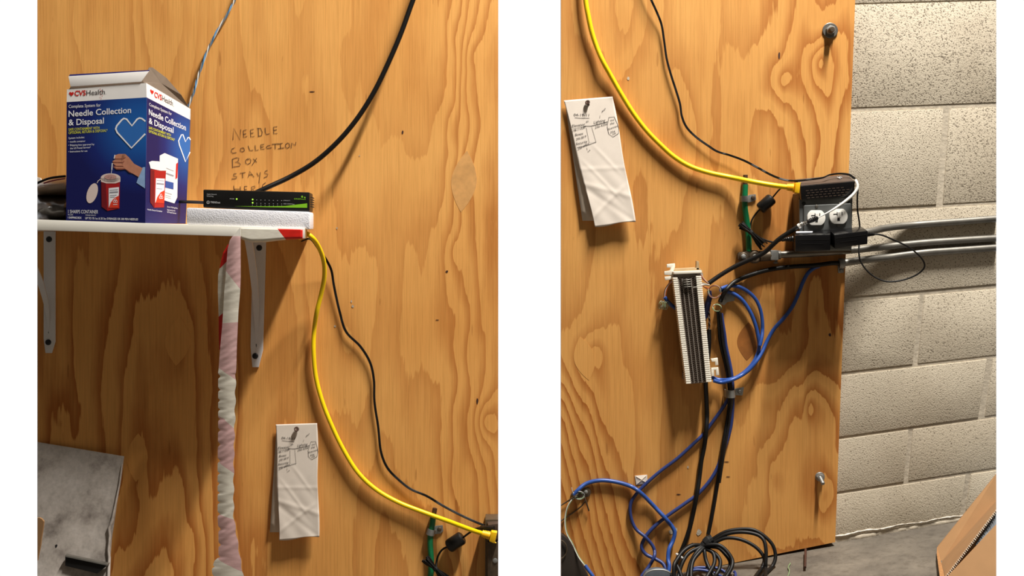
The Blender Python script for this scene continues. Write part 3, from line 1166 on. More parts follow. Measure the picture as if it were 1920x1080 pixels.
fin, sin_ = -FR.n, -SI.n
part('front_panel', MB().slab([A0, B0, FR.at(275, 182.6), FR.at(124.9, 191.4)], fin * th), carton_blue_mat('carton_front_print', tuple(FR.at(262, 240) - carton.location), 0.115), carton, 'dark blue printed front')
part('front_band', MB().slab([FR.at(124.9, 191.4), FR.at(275, 182.6), B1, A1], fin * th), M['carton_white'], carton, 'white top band of the front', smooth=0)
part('side_panel', MB().slab([B0, C0, SI.at(357.2, 225), SI.at(275, 182.6)], sin_ * th), carton_blue_mat('carton_side_print', tuple(SI.at(352, 275) - carton.location), 0.10), carton, 'dark blue printed side')
part('side_band', MB().slab([SI.at(275, 182.6), SI.at(357.2, 225), C1, B1], sin_ * th), M['carton_white'], carton, 'white top band of the side', smooth=0)
part('back_panel', MB().slab([C0, E0, E1, C1], Vector((0, -th, 0))), M['carton_inside_shaded'], carton, smooth=0)
part('far_side_panel', MB().slab([E0, A0, A1, E1], Vector((th, 0, 0))), M['carton_edge'], carton, smooth=0)
part('bottom_panel', MB().slab([A0, B0, C0, E0], Vector((0, 0, th))), M['carton_edge'], carton, smooth=0)
# torn flaps: the front one stands up and bends forward, the side one leans inwards and shows its inside, shade put into its colour
G0, G1 = P(132, 162.5, 0.1705), P(265, 153.2, 0.1735)
T0, T1 = P(128, 143, 0.168), P(279.5, 133.4, 0.172)
part('front_flap', MB().slab([G0, G1, T1, T0], Vector((0, 0.0016, 0.0003))), M['carton_white'], carton, 'white torn flap standing over the front', bevel=0.0005)
part('flap_edge', MB().slab([P(128.6, 143.4, 0.164), P(279.5, 133.6, 0.168), P(279.5, 131.2, 0.166), P(131, 139.6, 0.162)], Vector((0, 0.002, 0))), M['carton_edge'], carton, 'navy fold along the top of the flap', smooth=0)
part('inner_front_flap', MB().slab([A1 + Vector((0, .004, -.002)), B1 + Vector((-.002, .004, -.002)), P(263, 150, 0.160), P(134, 160, 0.158)], Vector((0, 0.0012, 0))), M['carton_inside_shaded'], carton, smooth=0)
lean = [B1 + sin_ * 0.002, C1 + sin_ * 0.002, P(340, 178, 0.066), P(312, 146, 0.10), P(286, 126.5, 0.128), P(280, 126.5, 0.134), P(266, 153, 0.160)]
mb = MB()
cc = sum(lean, Vector()) / len(lean)
vs = lean + [p + Vector((-0.0012, 0.0, -0.0012)) for p in lean]
nL = len(lean)
fs = [(i, (i + 1) % nL, nL * 2) for i in range(nL)] + [(nL + (i + 1) % nL, nL + i, nL * 2 + 1) for i in range(nL)]
fs += [(i, i + nL, (i + 1) % nL + nL, (i + 1) % nL) for i in range(nL)]
mb.add(vs + [cc, cc + Vector((-0.0012, 0, -0.0012))], fs)
part('side_flap', mb, M['carton_inside_shaded'], carton, 'inside of the flap leaning over the side, coloured as shaded', smooth=0)


def pr(name, items, mat, label, plane):
    mb = MB()
    for it in items:
        if it[0] == 't':
            mb.text(plane, *it[1:7], **(it[7] if len(it) > 7 else {}))
        elif it[0] == 'p':
            mb.poly(plane, it[1], it[2] if len(it) > 2 else None)
        elif it[0] == 'r':
            mb.ribbon(plane, it[1], it[2])
    return part(name, mb, mat, carton, label, smooth=0)


def heart(cx, cy, w, h):
    out = []
    for i in range(24):
        t = i / 24 * 2 * math.pi
        out.append((cx + w * math.sin(t) ** 3, cy - h * (13 * math.cos(t) - 5 * math.cos(2 * t) - 2 * math.cos(3 * t) - math.cos(4 * t)) / 16))
    return out


def z1(p):
    return [(60 + x / 6, 110 + y / 6) for x, y in p]


def z2(p):
    return [(60 + x / 6, 270 + y / 6) for x, y in p]


def ell(cx, cy, rx, ry, rot=0, n=22):
    c, s = math.cos(rot), math.sin(rot)
    return [(cx + rx * math.cos(t) * c - ry * math.sin(t) * s, cy + rx * math.cos(t) * s + ry * math.sin(t) * c) for t in [i * 2 * math.pi / n for i in range(n)]]


FR.lift = SI.lift = 0.0004
b = dict(bold=.012)
bb = dict(bold=.03)
up2 = dict(up=(0.04, -1))
# front
pr('brand_mark', [('p', heart(134.2, 175.9, 4.6, 4.6)), ('t', 'CVS', 140, 179.8, 161, 178.6, 9.4, bb)], M['p_red'], 'red heart and CVS', FR)
pr('date_stamp', [('r', [(188 + (i % 3) * 2, 166 + i * 2.6), (188 + (i % 3) * 2, 167.6 + i * 2.6)], 1.0) for i in range(8)], M['p_red'], 'faint red dotted stamp', FR)
pr('brand_word', [('t', 'Health', 162.2, 179, 196.8, 176.6, 9.6), ('t', '.', 198, 177, 199, 177, 6)], M['p_dark'], 'dark word Health', FR)
pr('headline', [('t', 'Complete System for', 129, 202.6, 189, 199.8, 6.0), ('t', 'Needle Collection', 128.7, 219, 246, 211.6, 11.2, b), ('t', '& Disposal', 128.7, 235.2, 195, 231.4, 11.2, b),
                ('t', 'System includes:', 128.7, 260.8, 158.7, 259, 3.6), ('t', '• needle container', 128.7, 267.6, 160.3, 266, 3.4), ('t', '• Shipping box approved by', 128.7, 274, 177, 272, 3.4),
                ('t', 'the US Postal Service*', 131.5, 279.9, 170.3, 277.8, 3.4), ('t', '• Instructions for use', 128.7, 286, 164, 284.4, 3.4),
                ], M['p_white'], 'white print on the front', FR)
pr('contents_line', [('t', '1 SHARPS CONTAINER', 128, 399.8, 184, 400.4, 6.6), ('t', 'INCLUDES', 127.6, 403.6, 137, 403.8, 2.2), ('t', 'STORAGE CAPACITY', 160.5, 404.4, 180, 404.9, 2.2),
                ('t', '1 SHIPPING BOX', 127.6, 409.6, 153, 410.3, 3.8, b), ('t', 'UP TO 70 1cc & 30 3cc SYRINGES OR 300 PEN NEEDLES', 160, 411, 259, 413.2, 3.9, b)], M['p_white'], 'white print along the foot of the front', FR)
pr('yellow_line', [('t', 'SAFE CONTAINMENT WITH', 128.7, 245.4, 186.7, 241.9, 4.9, b), ('t', 'OPTIONAL RETURN & DISPOSAL*', 128.7, 251.6, 201.7, 246.8, 4.9, b)], M['p_yellow'], 'yellow print on the front', FR)
hf = z1([(1275, 845), (1120, 1005), (960, 830), (943, 790), (955, 755), (1010, 690), (1035, 672), (1065, 680), (1125, 755), (1185, 680), (1210, 668), (1240, 675), (1277, 705)])
FR.lift = 0.0003
pr('heart_fill', [('p', hf)], M['p_heart'], 'bright blue heart', FR)
FR.lift = 0.0005
pr('heart_outline', [('r', hf, 3.0)], M['p_white'], 'white heart outline', FR)
# side
pr('brand_mark', [('p', [(x, y + (x - 284) * .45) for x, y in heart(284.6, 172, 3.4, 5)]), ('t', 'CVS', 289, 181.6, 303.2, 188.2, 10, bb)], M['p_red'], 'red heart and CVS', SI)
pr('brand_word', [('t', 'Health', 304, 188.6, 323.6, 198.6, 10), ('t', '.', 324.6, 199.4, 325.6, 200, 6)], M['p_dark'], 'dark word Health', SI)
pr('headline', [('t', 'Complete System for', 279.5, 198, 321.7, 216.6, 5.8), ('t', 'Needle Collection', 278.8, 214.8, 348.2, 245, 11, b), ('t', '& Disposal', 278.8, 231, 325, 249.6, 11, b),
                ], M['p_white'], 'white print on the side', SI)
pr('caption', [('t', 'Needle Sharps Container', 276, 393.8, 304, 397.6, 2.7), ('t', 'Secure Mailing Box', 313, 388.6, 332.6, 391.6, 2.6), ('t', 'Approved by the', 313, 394.3, 328, 396.4, 2.6), ('t', 'US Postal Service', 313, 398.6, 330, 401.2, 2.6)], M['p_white'], 'white captions on the side', SI)
pr('yellow_line', [('t', 'SAFE CONTAINMENT WITH', 278.6, 241.4, 320, 256, 4.8, b), ('t', 'OPTIONAL RETURN & DISPOSAL*', 278.6, 248.2, 327.6, 264.6, 4.8, b)], M['p_yellow'], 'yellow print on the side', SI)
hs = [(356, 285), (347.5, 303.5), (336, 272), (334.4, 264), (339.8, 252.6), (342.4, 252), (347.6, 265.8), (352, 257.6), (354, 257.6), (357, 262.4)]
SI.lift = 0.0003
pr('heart_fill', [('p', hs)], M['p_heart'], 'bright blue heart', SI)
SI.lift = 0.0005
pr('heart_outline', [('r', hs, 2.0)], M['p_white'], 'white heart outline', SI)
# picture on the front: open container, lid, hand with syringe
FR.lift = 0.0004
pr('pictured_lid', [('p', ell(173, 362.3, 19.5, 9.6, math.radians(108))), ('r', z2([(733, 440), (745, 415), (772, 395)]), 1.4)], M['p_beige'], 'beige lid drawn on the front', FR)
pr('pictured_container', [('p', z2([(780, 420), (990, 420), (985, 725), (850, 752), (785, 705)]))], M['p_body'], 'red container drawn on the front', FR)
FR.lift = 0.0006
pr('pictured_shade', [('p', z2([(780, 425), (830, 440), (850, 752), (785, 705)]))], M['p_body_dark'], 'dark facet of the drawn container', FR)
pr('pictured_rim', [('p', ell(207.6, 333.6, 18.6, 8.6)), ('p', z2([(776, 380), (997, 380), (995, 425), (940, 443), (840, 443), (778, 425)]))], M['p_beige'], 'beige rim of the drawn container', FR)
pr('pictured_label', [('p', z2([(865, 497), (980, 485), (975, 718), (865, 718)]))], M['p_white'], 'white label of the drawn container', FR)
FR.lift = 0.0008
pr('pictured_opening', [('p', ell(207.4, 331.8, 11.5, 4.8))], M['p_pink'], 'opening of the drawn container', FR)
pr('pictured_corner', [('p', z2([(866, 716), (890, 655), (925, 610), (978, 580), (976, 718)]))], M['p_orange'], 'orange corner of the drawn label', FR)
pr('pictured_slits', [('p', z2([(835, 378), (870, 360), (882, 385)])), ('p', z2([(890, 352), (900, 380), (880, 390)])), ('p', z2([(905, 372), (935, 378), (915, 392)])), ('p', z2([(860, 392), (905, 388), (885, 398)])),
                      ('r', z2([(876, 520), (970, 512)]), .9), ('r', z2([(876, 545), (970, 538)]), 2.4), ('r', z2([(880, 580), (955, 574)]), .9), ('r', z2([(880, 600), (935, 595)]), .9)], M['p_grey'], 'grey slits and lines of the drawing', FR)
FR.lift = 0.0010
bio = []
for a in range(3):
    t = a * 2.094 - 1.57
    bio.append(('r', ell(216.6 + 2.3 * math.cos(t), 376.8 + 2.3 * math.sin(t), 1.9, 1.9, 0, 12), .8))
bio.append(('r', z2([(915, 682), (962, 680)]), 1.0))
pr('hazard_mark', bio, M['p_white'], 'white biohazard mark on the drawn label', FR)
FR.lift = 0.0004
pr('pictured_sleeve', [('p', z2([(1246, 262), (1273, 258), (1272, 500), (1176, 436), (1200, 370)]))], M['p_sleeve'], 'light blue sleeve drawn on the front', FR)
FR.lift = 0.0006
pr('pictured_hand', [('p', z2([(1050, 112), (1092, 150), (1150, 222), (1246, 272), (1202, 372), (1130, 330), (1090, 318), (1050, 282), (1015, 250), (1000, 150), (1020, 118)])),
                     ('p', z2([(930, 130), (975, 112), (1052, 112), (1040, 160), (960, 168), (935, 165)])), ('p', z2([(905, 195), (940, 172), (1030, 168), (1025, 205), (940, 215)])),
                     ('p', z2([(905, 215), (940, 212), (1030, 215), (1020, 250), (945, 245)])), ('p', z2([(915, 262), (950, 250), (1030, 250), (1050, 285), (950, 287)]))], M['p_skin'], 'hand drawn on the front', FR)
FR.lift = 0.0008
pr('pictured_fingers', [('r', z2([(940, 168), (1030, 166), (1055, 150)]), 1.1), ('r', z2([(910, 206), (1025, 208), (1040, 190)]), 1.1), ('r', z2([(915, 247), (1030, 250)]), 1.1),
                        ('p', z2([(905, 240), (950, 288), (1000, 290), (1050, 285), (1130, 332), (1095, 322), (1045, 275), (950, 275)]))], M['p_skin_dark'], 'shaded finger lines of the drawn hand', FR)
pr('pictured_syringe', [('r', z2([(935, 122), (925, 165)]), 1.6), ('r', z2([(905, 215), (900, 290)]), 1.8), ('r', z2([(900, 290), (893, 330)]), .8)], M['p_white'], 'pale syringe drawn on the front', FR)
# picture on the side: closed container and its mailing box
SI.lift = 0.0004
pr('pictured_box', [('p', z2([(1435, 130), (1490, 102), (1640, 165), (1632, 600), (1600, 668), (1490, 635), (1430, 600)]))], M['carton_white'], 'white mailing box drawn on the side', SI)
SI.lift = 0.0006
pr('pictured_container', [('p', z2([(1328, 285), (1505, 300), (1482, 712), (1370, 716), (1325, 655)]))], M['p_body'], 'red container drawn on the side', SI)
pr('pictured_blue_label', [('p', z2([(1497, 412), (1590, 436), (1588, 512), (1495, 490)]))], M['p_blue'], 'blue label of the drawn mailing box', SI)
pr('pictured_red_edge', [('p', z2([(1618, 225), (1640, 205), (1632, 380), (1610, 400)]))], M['p_red'], 'red edge of the drawn mailing box', SI)
pr('pictured_lines', [('r', z2([(1505, 270), (1590, 305)]), 1.0), ('r', z2([(1505, 330), (1590, 360)]), 2.8)], M['p_grey'], 'grey lines of the drawn mailing box', SI)
pr('pictured_footnotes', [('r', z2([(1495, 545), (1570, 568)]), 1.2), ('r', z2([(1495, 575), (1560, 595)]), .8), ('r', z2([(1495, 595), (1560, 615)]), .8)], M['p_grey'], 'grey lines of the drawn mailing box', SI)
SI.lift = 0.0008
pr('pictured_rim', [('p', z2([(1310, 205), (1345, 190), (1420, 195), (1500, 235), (1508, 300), (1440, 300), (1330, 275), (1322, 240)]))], M['carton_white'], 'white lid of the drawn container', SI)
pr('pictured_shade', [('p', z2([(1328, 285), (1372, 300), (1375, 716), (1325, 655)]))], M['p_body_dark'], 'dark facet of the drawn container', SI)
pr('pictured_label', [('p', z2([(1390, 385), (1490, 390), (1478, 665), (1382, 660)]))], M['p_white'], 'white label of the drawn container', SI)
SI.lift = 0.0010
pr('pictured_corner', [('p', z2([(1384, 660), (1405, 595), (1440, 545), (1486, 520), (1479, 665)]))], M['p_orange'], 'orange corner of the drawn label', SI)
pr('pictured_text_lines', [('r', z2([(1398, 410), (1482, 415)]), .8), ('r', z2([(1396, 445), (1480, 452)]), 2.6), ('r', z2([(1396, 500), (1460, 506)]), .8)], M['p_grey'], 'grey lines of the drawn label', SI)
SI.lift = 0.0012
bio = []
for a in range(3):
    t = a * 2.094 - 1.57
    bio.append(('r', ell(301 + 1.9 * math.cos(t), 368.8 + 2.6 * math.sin(t), 1.6, 2.2, 0, 12), .8))
pr('hazard_mark', bio, M['p_white'], 'white biohazard mark on the drawn label', SI)

# ------------------------------------------------------------------ pouch on the shelf at the left edge
pouch = thing('zip_pouch', P(90, 412, 0.09), 'dark glossy pouch with a black piped edge, left of the carton', 'pouch')


def puff(x0, x1, ytop, ybot, dmax, seed, crease=0.0, nx=18, ny=14):
    rs = np.random.RandomState(seed)
    ph = rs.rand(6) * 6.28
    vs, fs = [], []
    for j in range(ny):
        v = j / (ny - 1)
        for i in range(nx):
            u = i / (nx - 1)
            x = x0 + (x1 - x0) * u
            y = ytop(x) * (1 - v) + ybot(x) * v
            d = 0.052 + (dmax - 0.052) * (max(0.0, 1 - (2 * v - 1.12) ** 2) ** 0.55)
            d += crease * (math.sin(9 * u + 7 * v + ph[0]) + 0.7 * math.sin(17 * u - 11 * v + ph[1]) + 0.5 * math.sin(29 * v + 9 * u + ph[2]))
            vs.append(P(x, y, d))
    for j in range(ny - 1):
        for i in range(nx - 1):
            a = j * nx + i
            fs.append((a + nx, a + nx + 1, a + 1, a))
    n = len(vs)
    back = [Vector((p.x, -0.050, p.z)) for p in vs]
    rim = [i for i in range(nx)] + [j * nx + nx - 1 for j in range(1, ny)] + [(ny - 1) * nx + i for i in range(nx - 2, -1, -1)] + [j * nx for j in range(ny - 2, 0, -1)]
    vs2 = [back[i] for i in rim]
    k = len(rim)
    for i in range(k):
        fs.append((rim[i], rim[(i + 1) % k], n + (i + 1) % k, n + i))
    fs.append(tuple(n + i for i in range(k)))
    return MB().add(vs + vs2, fs)


ptop = lambda x: 345 - 12 * math.sin(min(1, max(0, (x - 60) / 66)) * 1.5)
part('upper_panel', puff(58, 123, ptop, lambda x: 366, 0.118, 2, 0.0008), M['pouch'], pouch, 'taupe sheeny upper panel', smooth=70, clip=[(70, 'l')])
part('lower_panel', puff(58, 123, lambda x: 364 + 0.02 * (x - 60), lambda x: shelf_top(x) + 0.2, 0.150, 5, 0.0022), M['pouch_black'], pouch, 'wrinkled glossy black lower panel', smooth=70, clip=[(70, 'l')])
part('piping', MB().tube(path([(60, 348, .10), (75, 341, .10), (92, 334.6, .10), (110, 331.6, .10), (123, 330.4, .10)]), 0.0022, 8), M['black_plastic'], pouch, 'black piped edge', smooth=60, clip=[(70, 'l')])
part('trim', MB().tube(path([(82, 343.5, .108), (100, 338.5, .108), (122, 334.6, .108)]), 0.0012, 6), M['pouch_pink'], pouch, 'thin pink trim', smooth=60)
mb = MB().slab([P(66, 345, .03), P(78, 341, .03), P(76, 334, .03), P(66, 331, .03)], (0, .003, 0))
solo('paper_scrap', mb, M['paper'], 'small white paper corner showing behind the dark pouch', 'paper', smooth=0, clip=[(70, 'l')])

# ------------------------------------------------------------------ cables of the left view
cable('coaxial_cable', [(898, -400, .03), (845, -200, .05), (806, -85, .055), (779, -12, .055), (770, 12, .055), (752, 62, .055), (728, 118, .055), (701, 173, .055), (670, 222, .055), (634, 265, .055), (590, 304, .055), (545, 331, .06), (500, 352, .075), (470, 366, .082)], 4.6,
      M['black_cable'], 'thick black cable curving down from the top edge to the network switch', clip=[], seg=12)
cw = thing('twisted_wire', P(398, 100, .01), 'thin grey twisted wire running up behind the carton', 'wire')
tp = path([(545, -400), (505, -200), (468, -75), (444, -12), (440, 1), (424, 30), (402, 68), (388, 98), (374, 136), (364, 170), (352, 204)], .012, 14)
for k, (mt, ph) in enumerate(((M['grey_wire'], 0), (M['lightblue_wire'], 2.1), (M['white_wire'], 4.2))):
    q = [p + Vector((math.cos(i * .33 + ph) * .0014, math.sin(i * .33 + ph) * .0014, 0)) for i, p in enumerate(tp)]
    part('strand', MB().tube(q, 0.00125, 6), mt, cw, ['grey strand', 'light blue strand', 'white strand'][k], smooth=70)
cable('power_cable', [(330, 378, .06), (352, 378.6, .08), (370, 379.2, .10), (384, 380, .12)], 2.8, M['black_cable'], 'short black cord between carton and network switch', 'cord', d=.1)

yc = thing('network_cable', P(700, 900, .01), 'yellow network cable hanging from the shelf end, its plug at the lower right', 'cable', 'yellow network cables')
YL = [(562, 446, .05), (574, 437.5, .10), (584, 444, .10), (598, 464, .075), (607, 490, .055), (608, 520, .04), (602, 552, .03), (594, 585, .025), (589, 620, .012), (588, 660, .012), (592, 705, .010),
      (604, 752, .010), (622, 798, .010), (645, 845, .010), (672, 887, .010), (704, 917, .010), (745, 941, .010), (790, 959, .012), (840, 977, .024), (885, 994, .060), (908, 1001.5, .082)]
part('jacket', MB().tube(path(YL, n=8), .0042, 12), M['yellow'], yc, smooth=60)


def boot(par, p0, p1, ups, r):
    """ribbed strain relief and plug from p0 to p1 (world points)"""
    ax = (p1 - p0).normalized()
    ln = (p1 - p0).length
    mb = MB()
    prof = []
    for i in range(5):
        a = ln * (0.05 + 0.11 * i)
        prof += [(a, r * (1.12 + .05 * i)), (a + ln * .075, r * (1.12 + .05 * i)), (a + ln * .078, r * .95), (a + ln * .105, r * .95)]
    mb.lathe(p0, ax, prof, 14)
    part('strain_relief', mb, M['yellow_boot'], par, smooth=40)
    a, bq = p0 + ax * ln * .60, p1
    side = ax.cross(Vector((0, 1, 0))).normalized()
    w, h = r * 1.55, r * 1.3
    yv = Vector((0, 1, 0))
    mb = MB().hexa([a - side * w - yv * h, a + side * w - yv * h, a + side * w + yv * h, a - side * w + yv * h,
                    bq - side * w * 1.15 - yv * h, bq + side * w * 1.15 - yv * h, bq + side * w * 1.15 + yv * h, bq - side * w * 1.15 + yv * h])
    part('plug_boot', mb, M['yellow_boot'], par, bevel=0.001)
    r *= .55
    h *= .6
    tipc = bq - side * w * ups * .9
    mb = MB().hexa([tipc - ax * r * 1.5 - yv * h * .5, tipc + side * .001 * ups - yv * h * .5 - ax * r * 1.5, tipc + ax * r * .9 - side * r * .7 * ups - yv * h * .5, tipc + ax * r * .6 - side * r * .9 * ups - yv * h * .5,
                    tipc - ax * r * 1.5 + yv * h * .5, tipc + side * .001 * ups + yv * h * .5 - ax * r * 1.5, tipc + ax * r * .9 - side * r * .7 * ups + yv * h * .5, tipc + ax * r * .6 - side * r * .9 * ups + yv * h * .5])
    part('latch', mb, M['yellow_boot'], par, smooth=0)


boot(yc, P(903, 1000, .081), P(930, 1007, .084), 1, .0056)

bc = thing('power_cable', P(700, 700, .008), 'thin black two-wire cord winding down beside the left yellow cable', 'cord', 'thin black power cords')
BL_ = [(566, 452, .03), (582, 448, .04), (598, 468, .03), (611, 486, .02), (621, 506, .012), (626, 535, .008), (637, 585, .006), (649, 622, .006), (676, 650, .006), (694, 680, .006), (701, 712, .006), (702, 752, .006), (709, 800, .006), (715, 850, .006),
       (727, 878, .006), (748, 900, .006), (770, 917, .007), (800, 930, .01), (830, 948, .014), (860, 964, .02), (895, 980, .03), (921, 989.5, .045), (933, 992, .05)]
bp_ = path(BL_, n=8)
for k in (-1, 1):
    q = [p + Vector((k * .0009, 0, k * .0006)) for p in bp_]
    part('conductor', MB().tube(q, .0013, 6), M['black_cable'], bc, smooth=60, clip=[(934, 'r')])


# ------------------------------------------------------------------ barrier tape
def polyline_at(pts, y):
    for i in range(len(pts) - 1):
        if pts[i][1] <= y <= pts[i + 1][1]:
            t = (y - pts[i][1]) / (pts[i + 1][1] - pts[i][1] + 1e-9)
            return pts[i][0] + (pts[i + 1][0] - pts[i][0]) * t
    return pts[0][0] if y < pts[0][1] else pts[-1][0]


def strip(left, right, y0, y1, dfun, bounds, first, mat, name, par, rag=0.0, label=None, seed=1, wr=.00018):
    """hanging band of tape; bounds = stripe edges as (y at left, y at right)"""
    rs = np.random.RandomState(seed)
    ny, nx = int((y1 - y0) / 2.6), 12
    ln = rs.rand(400)
    vs, fs, at = [], [], []
    for j in range(ny + 1):
        y = y0 + (y1 - y0) * j / ny
        xl, xr = polyline_at(left, y), polyline_at(right, y)
        notch = rag * max(0, math.sin(y * .28 + 2 * math.sin(y * .041))) ** 4
        xl += notch * 4.5
        xr -= rag * 1.2 * math.sin(y * .19)
        for i in range(nx + 1):
            u = i / nx
            x = xl + (xr - xl) * u
            ph = y * .17 + u * 2.6 + 1.7 * math.sin(y * .037 + u * 1.3)
            d = dfun(y) + wr * (math.sin(ph) * .8 + .6 * math.sin(ph * 2.3 + 1.1 + u * 1.5) + .25 * math.sin(y * .61 + u * 4)) * (0.5 + abs(math.sin(y * .021)))
            d += .0016 * math.sin(u * math.pi)
            vs.append(P(x, y, d))
            # signed stripe function
            s = first
            best = 1e9
            for (bl, br) in bounds:
                e = y - (bl + (br - bl) * u)
                if e > 0:
                    s = -s
                best = min(best, abs(e))
            at.append(s * min(best, 8))
    for j in range(ny):
        for i in range(nx):
            a = j * (nx + 1) + i
            fs.append((a, a + nx + 1, a + nx + 2, a + 1))
    n = len(vs)
    vs2 = [v + Vector((0, .0004, 0)) for v in vs]
    fs2 = [tuple(n + i for i in reversed(f_)) for f_ in fs]
    mbx = MB().add(vs + vs2, fs + fs2)
    o = bpy.data.objects.new(name, to_mesh(name, mbx, mat, root_loc(par), smooth=50))
    a = o.data.attributes.new('stripe', 'FLOAT', 'POINT')
    a.data.foreach_set('value', np.array(at + at, np.float32))
    COL.objects.link(o)
    o.parent = par
    if label:
        o['label'] = label
    return o


tape = thing('barrier_tape', P(425, 1078, .1), 'red and white barrier tape wrapped round the shelf end and hanging down', 'tape')
dfold = lambda y: SD + .004 - .06 * min(1, max(0, (y - 446) / 640))
strip([(436, 443), (431, 450), (427, 466), (424, 500), (423, 520), (420.5, 545), (418.7, 580), (416.5, 612), (413, 650), (410, 690), (409, 700)],
      [(451, 443), (451.3, 520), (450.3, 545), (447.3, 580), (446, 605), (444, 650), (443, 690), (442, 700)], 443, 700, dfold,
      [(508, 542), (606, 604), (690, 712)], 1, M['tape_in'], 'folded_strip', tape, label='pinkish back of the tape, folded towards the front', seed=3)
strip([(409, 697), (409, 800), (408, 880), (408, 970), (409.6, 1000), (409.6, 1043), (402, 1052), (397, 1066), (399, 1086)],
      [(442, 697), (440.5, 780), (439.6, 810), (438, 880), (438, 970), (443, 1000), (450, 1045), (458, 1090)], 697, 1086, dfold,
      [(690, 712), (779, 803), (866, 888), (964, 974), (1046, 1072)], 1, M['tape_in'], 'hanging_strip', tape, rag=1, label='crumpled pink and white lower length', seed=4, wr=.00022)
strip([(427, 458), (424, 464), (418, 474), (412, 501), (409, 516), (408.5, 546), (410, 592), (410, 620), (411, 655)],
      [(447, 458), (436, 474), (434, 500), (434, 592), (428, 620), (420, 655)], 458, 656, lambda y: dfold(y) - .006,
      [(504, 478), (594, 573)], 1, M['tape_out'], 'rear_strip', tape, label='glossy red and white front of the tape', seed=5)
# wrap over the front edge and under the shelf
vs, fs, at = [], [], []
NX = 26
rows = 12
for j in range(rows):
    v = j / (rows - 1)
    for i in range(NX):
        u = i / (NX - 1)
        x = 449.6 + (567.5 - 449.6) * u
        top = 427.2 + (x - 450) * .028
        lowy = np.interp(x, [449, 455, 462, 470, 495, 520, 537, 568], [447, 449.5, 452, 454.5, 454, 451, 449.3, 448.2])
        y = top + (lowy - top) * v
        # tuck back under the shelf where it hangs below the edge
        d = SD + .0020 + .0006 * math.sin(x * .21 + v * 3)
        if v > .8:
            d -= .006 * ((v - .8) / .2) ** 2
        vs.append(P(x, y, d))
        e = (x - (520.5 + 16 * v)) 
        at.append(max(-8, min(8, e)))
for j in range(rows - 1):
    for i in range(NX - 1):
        a = j * NX + i
        fs.append((a, a + NX, a + NX + 1, a + 1))
# underside return
n0 = len(vs)
for i in range(NX):
    p = vs[(rows - 1) * NX + i]
    vs.append(Vector((p.x, p.y + .012, min(p.z, shelf_bottom_z(p.x, .1) - .001))))
    at.append(at[(rows - 1) * NX + i])
for i in range(NX - 1):
    a = (rows - 1) * NX + i
    fs.append((a, n0 + i, n0 + i + 1, a + 1))
mb = MB().add(vs, fs)
o = bpy.data.objects.new('shelf_wrap', to_mesh('shelf_wrap', mb, M['tape_out'], root_loc(tape), smooth=60))
a = o.data.attributes.new('stripe', 'FLOAT', 'POINT')
a.data.foreach_set('value', np.array(at, np.float32))
sm = o.modifiers.new('thickness', 'SOLIDIFY')
sm.thickness = 0.0006
sm.offset = 0
COL.objects.link(o)
o.parent = tape
o['label'] = 'turn of tape over the front edge of the shelf'
mb = MB().slab([P(436, 443.5, SD + .0035), P(451.5, 443.5, SD + .0035), P(451.5, 427.4, SD + .0035), P(448.6, 428.4, SD + .0035)], (0, .0008, 0))
part('corner_fold', mb, M['shelf'], tape, 'white diagonal fold at the shelf edge', smooth=0)


# ------------------------------------------------------------------ paper notes (the same note is seen in both views)
def bil(q, u, v):
    a = [(q[0][k] * (1 - u) + q[1][k] * u) * (1 - v) + (q[3][k] * (1 - u) + q[2][k] * u) * v for k in (0, 1)]
    return a


QR = [(1057, 188.5), (1148.5, 181), (1191.5, 415), (1115, 425.5)]
QL = [(517, 796), (594.5, 793.5), (598.3, 1006), (523, 1013)]


def inv_bil(q, x, y):
    u = v = .5
    for _ in range(12):
        px, py = bil(q, u, v)
        ex, ey = x - px, y - py
        h = 1e-4
        ax, ay = bil(q, u + h, v)
        bx, by = bil(q, u, v + h)
        j = np.array([[(ax - px) / h, (bx - px) / h], [(ay - py) / h, (by - py) / h]])
        du, dv = np.linalg.solve(j, [ex, ey])
        u += du
        v += dv
    return u, v


def note_d(u, v):
    base = .007 + .010 * v
    r = lambda ax, ay, bx, by, w: math.exp(-((((u - ax) * (by - ay) - (v - ay) * (bx - ax)) / math.hypot(bx - ax, by - ay)) / w) ** 2)
    s = lambda c, w: 1 / (1 + math.exp(-(v - c) / w))
    d = 0
    d += .0016 * r(.0, .66, 1.0, .80, .022) * (v > .4)
    d += .0018 * r(.05, .92, .62, .78, .018) * s(.72, .02)
    d -= .0016 * r(.15, .74, .9, .98, .03) * s(.7, .02)
    d += .0014 * r(.25, .56, .6, .74, .02) * s(.5, .03) * (1 - s(.8, .03))
    d += .0012 * r(.45, .40, .75, .56, .02) * s(.38, .02) * (1 - s(.6, .02))
    d += .0010 * r(.0, .545, 1.0, .57, .015)
    d += .0015 * math.sin(u * 5 + v * 9) * v + .0008 * math.sin(u * 13 - v * 21) * s(.55, .05)
    return base + d * .42


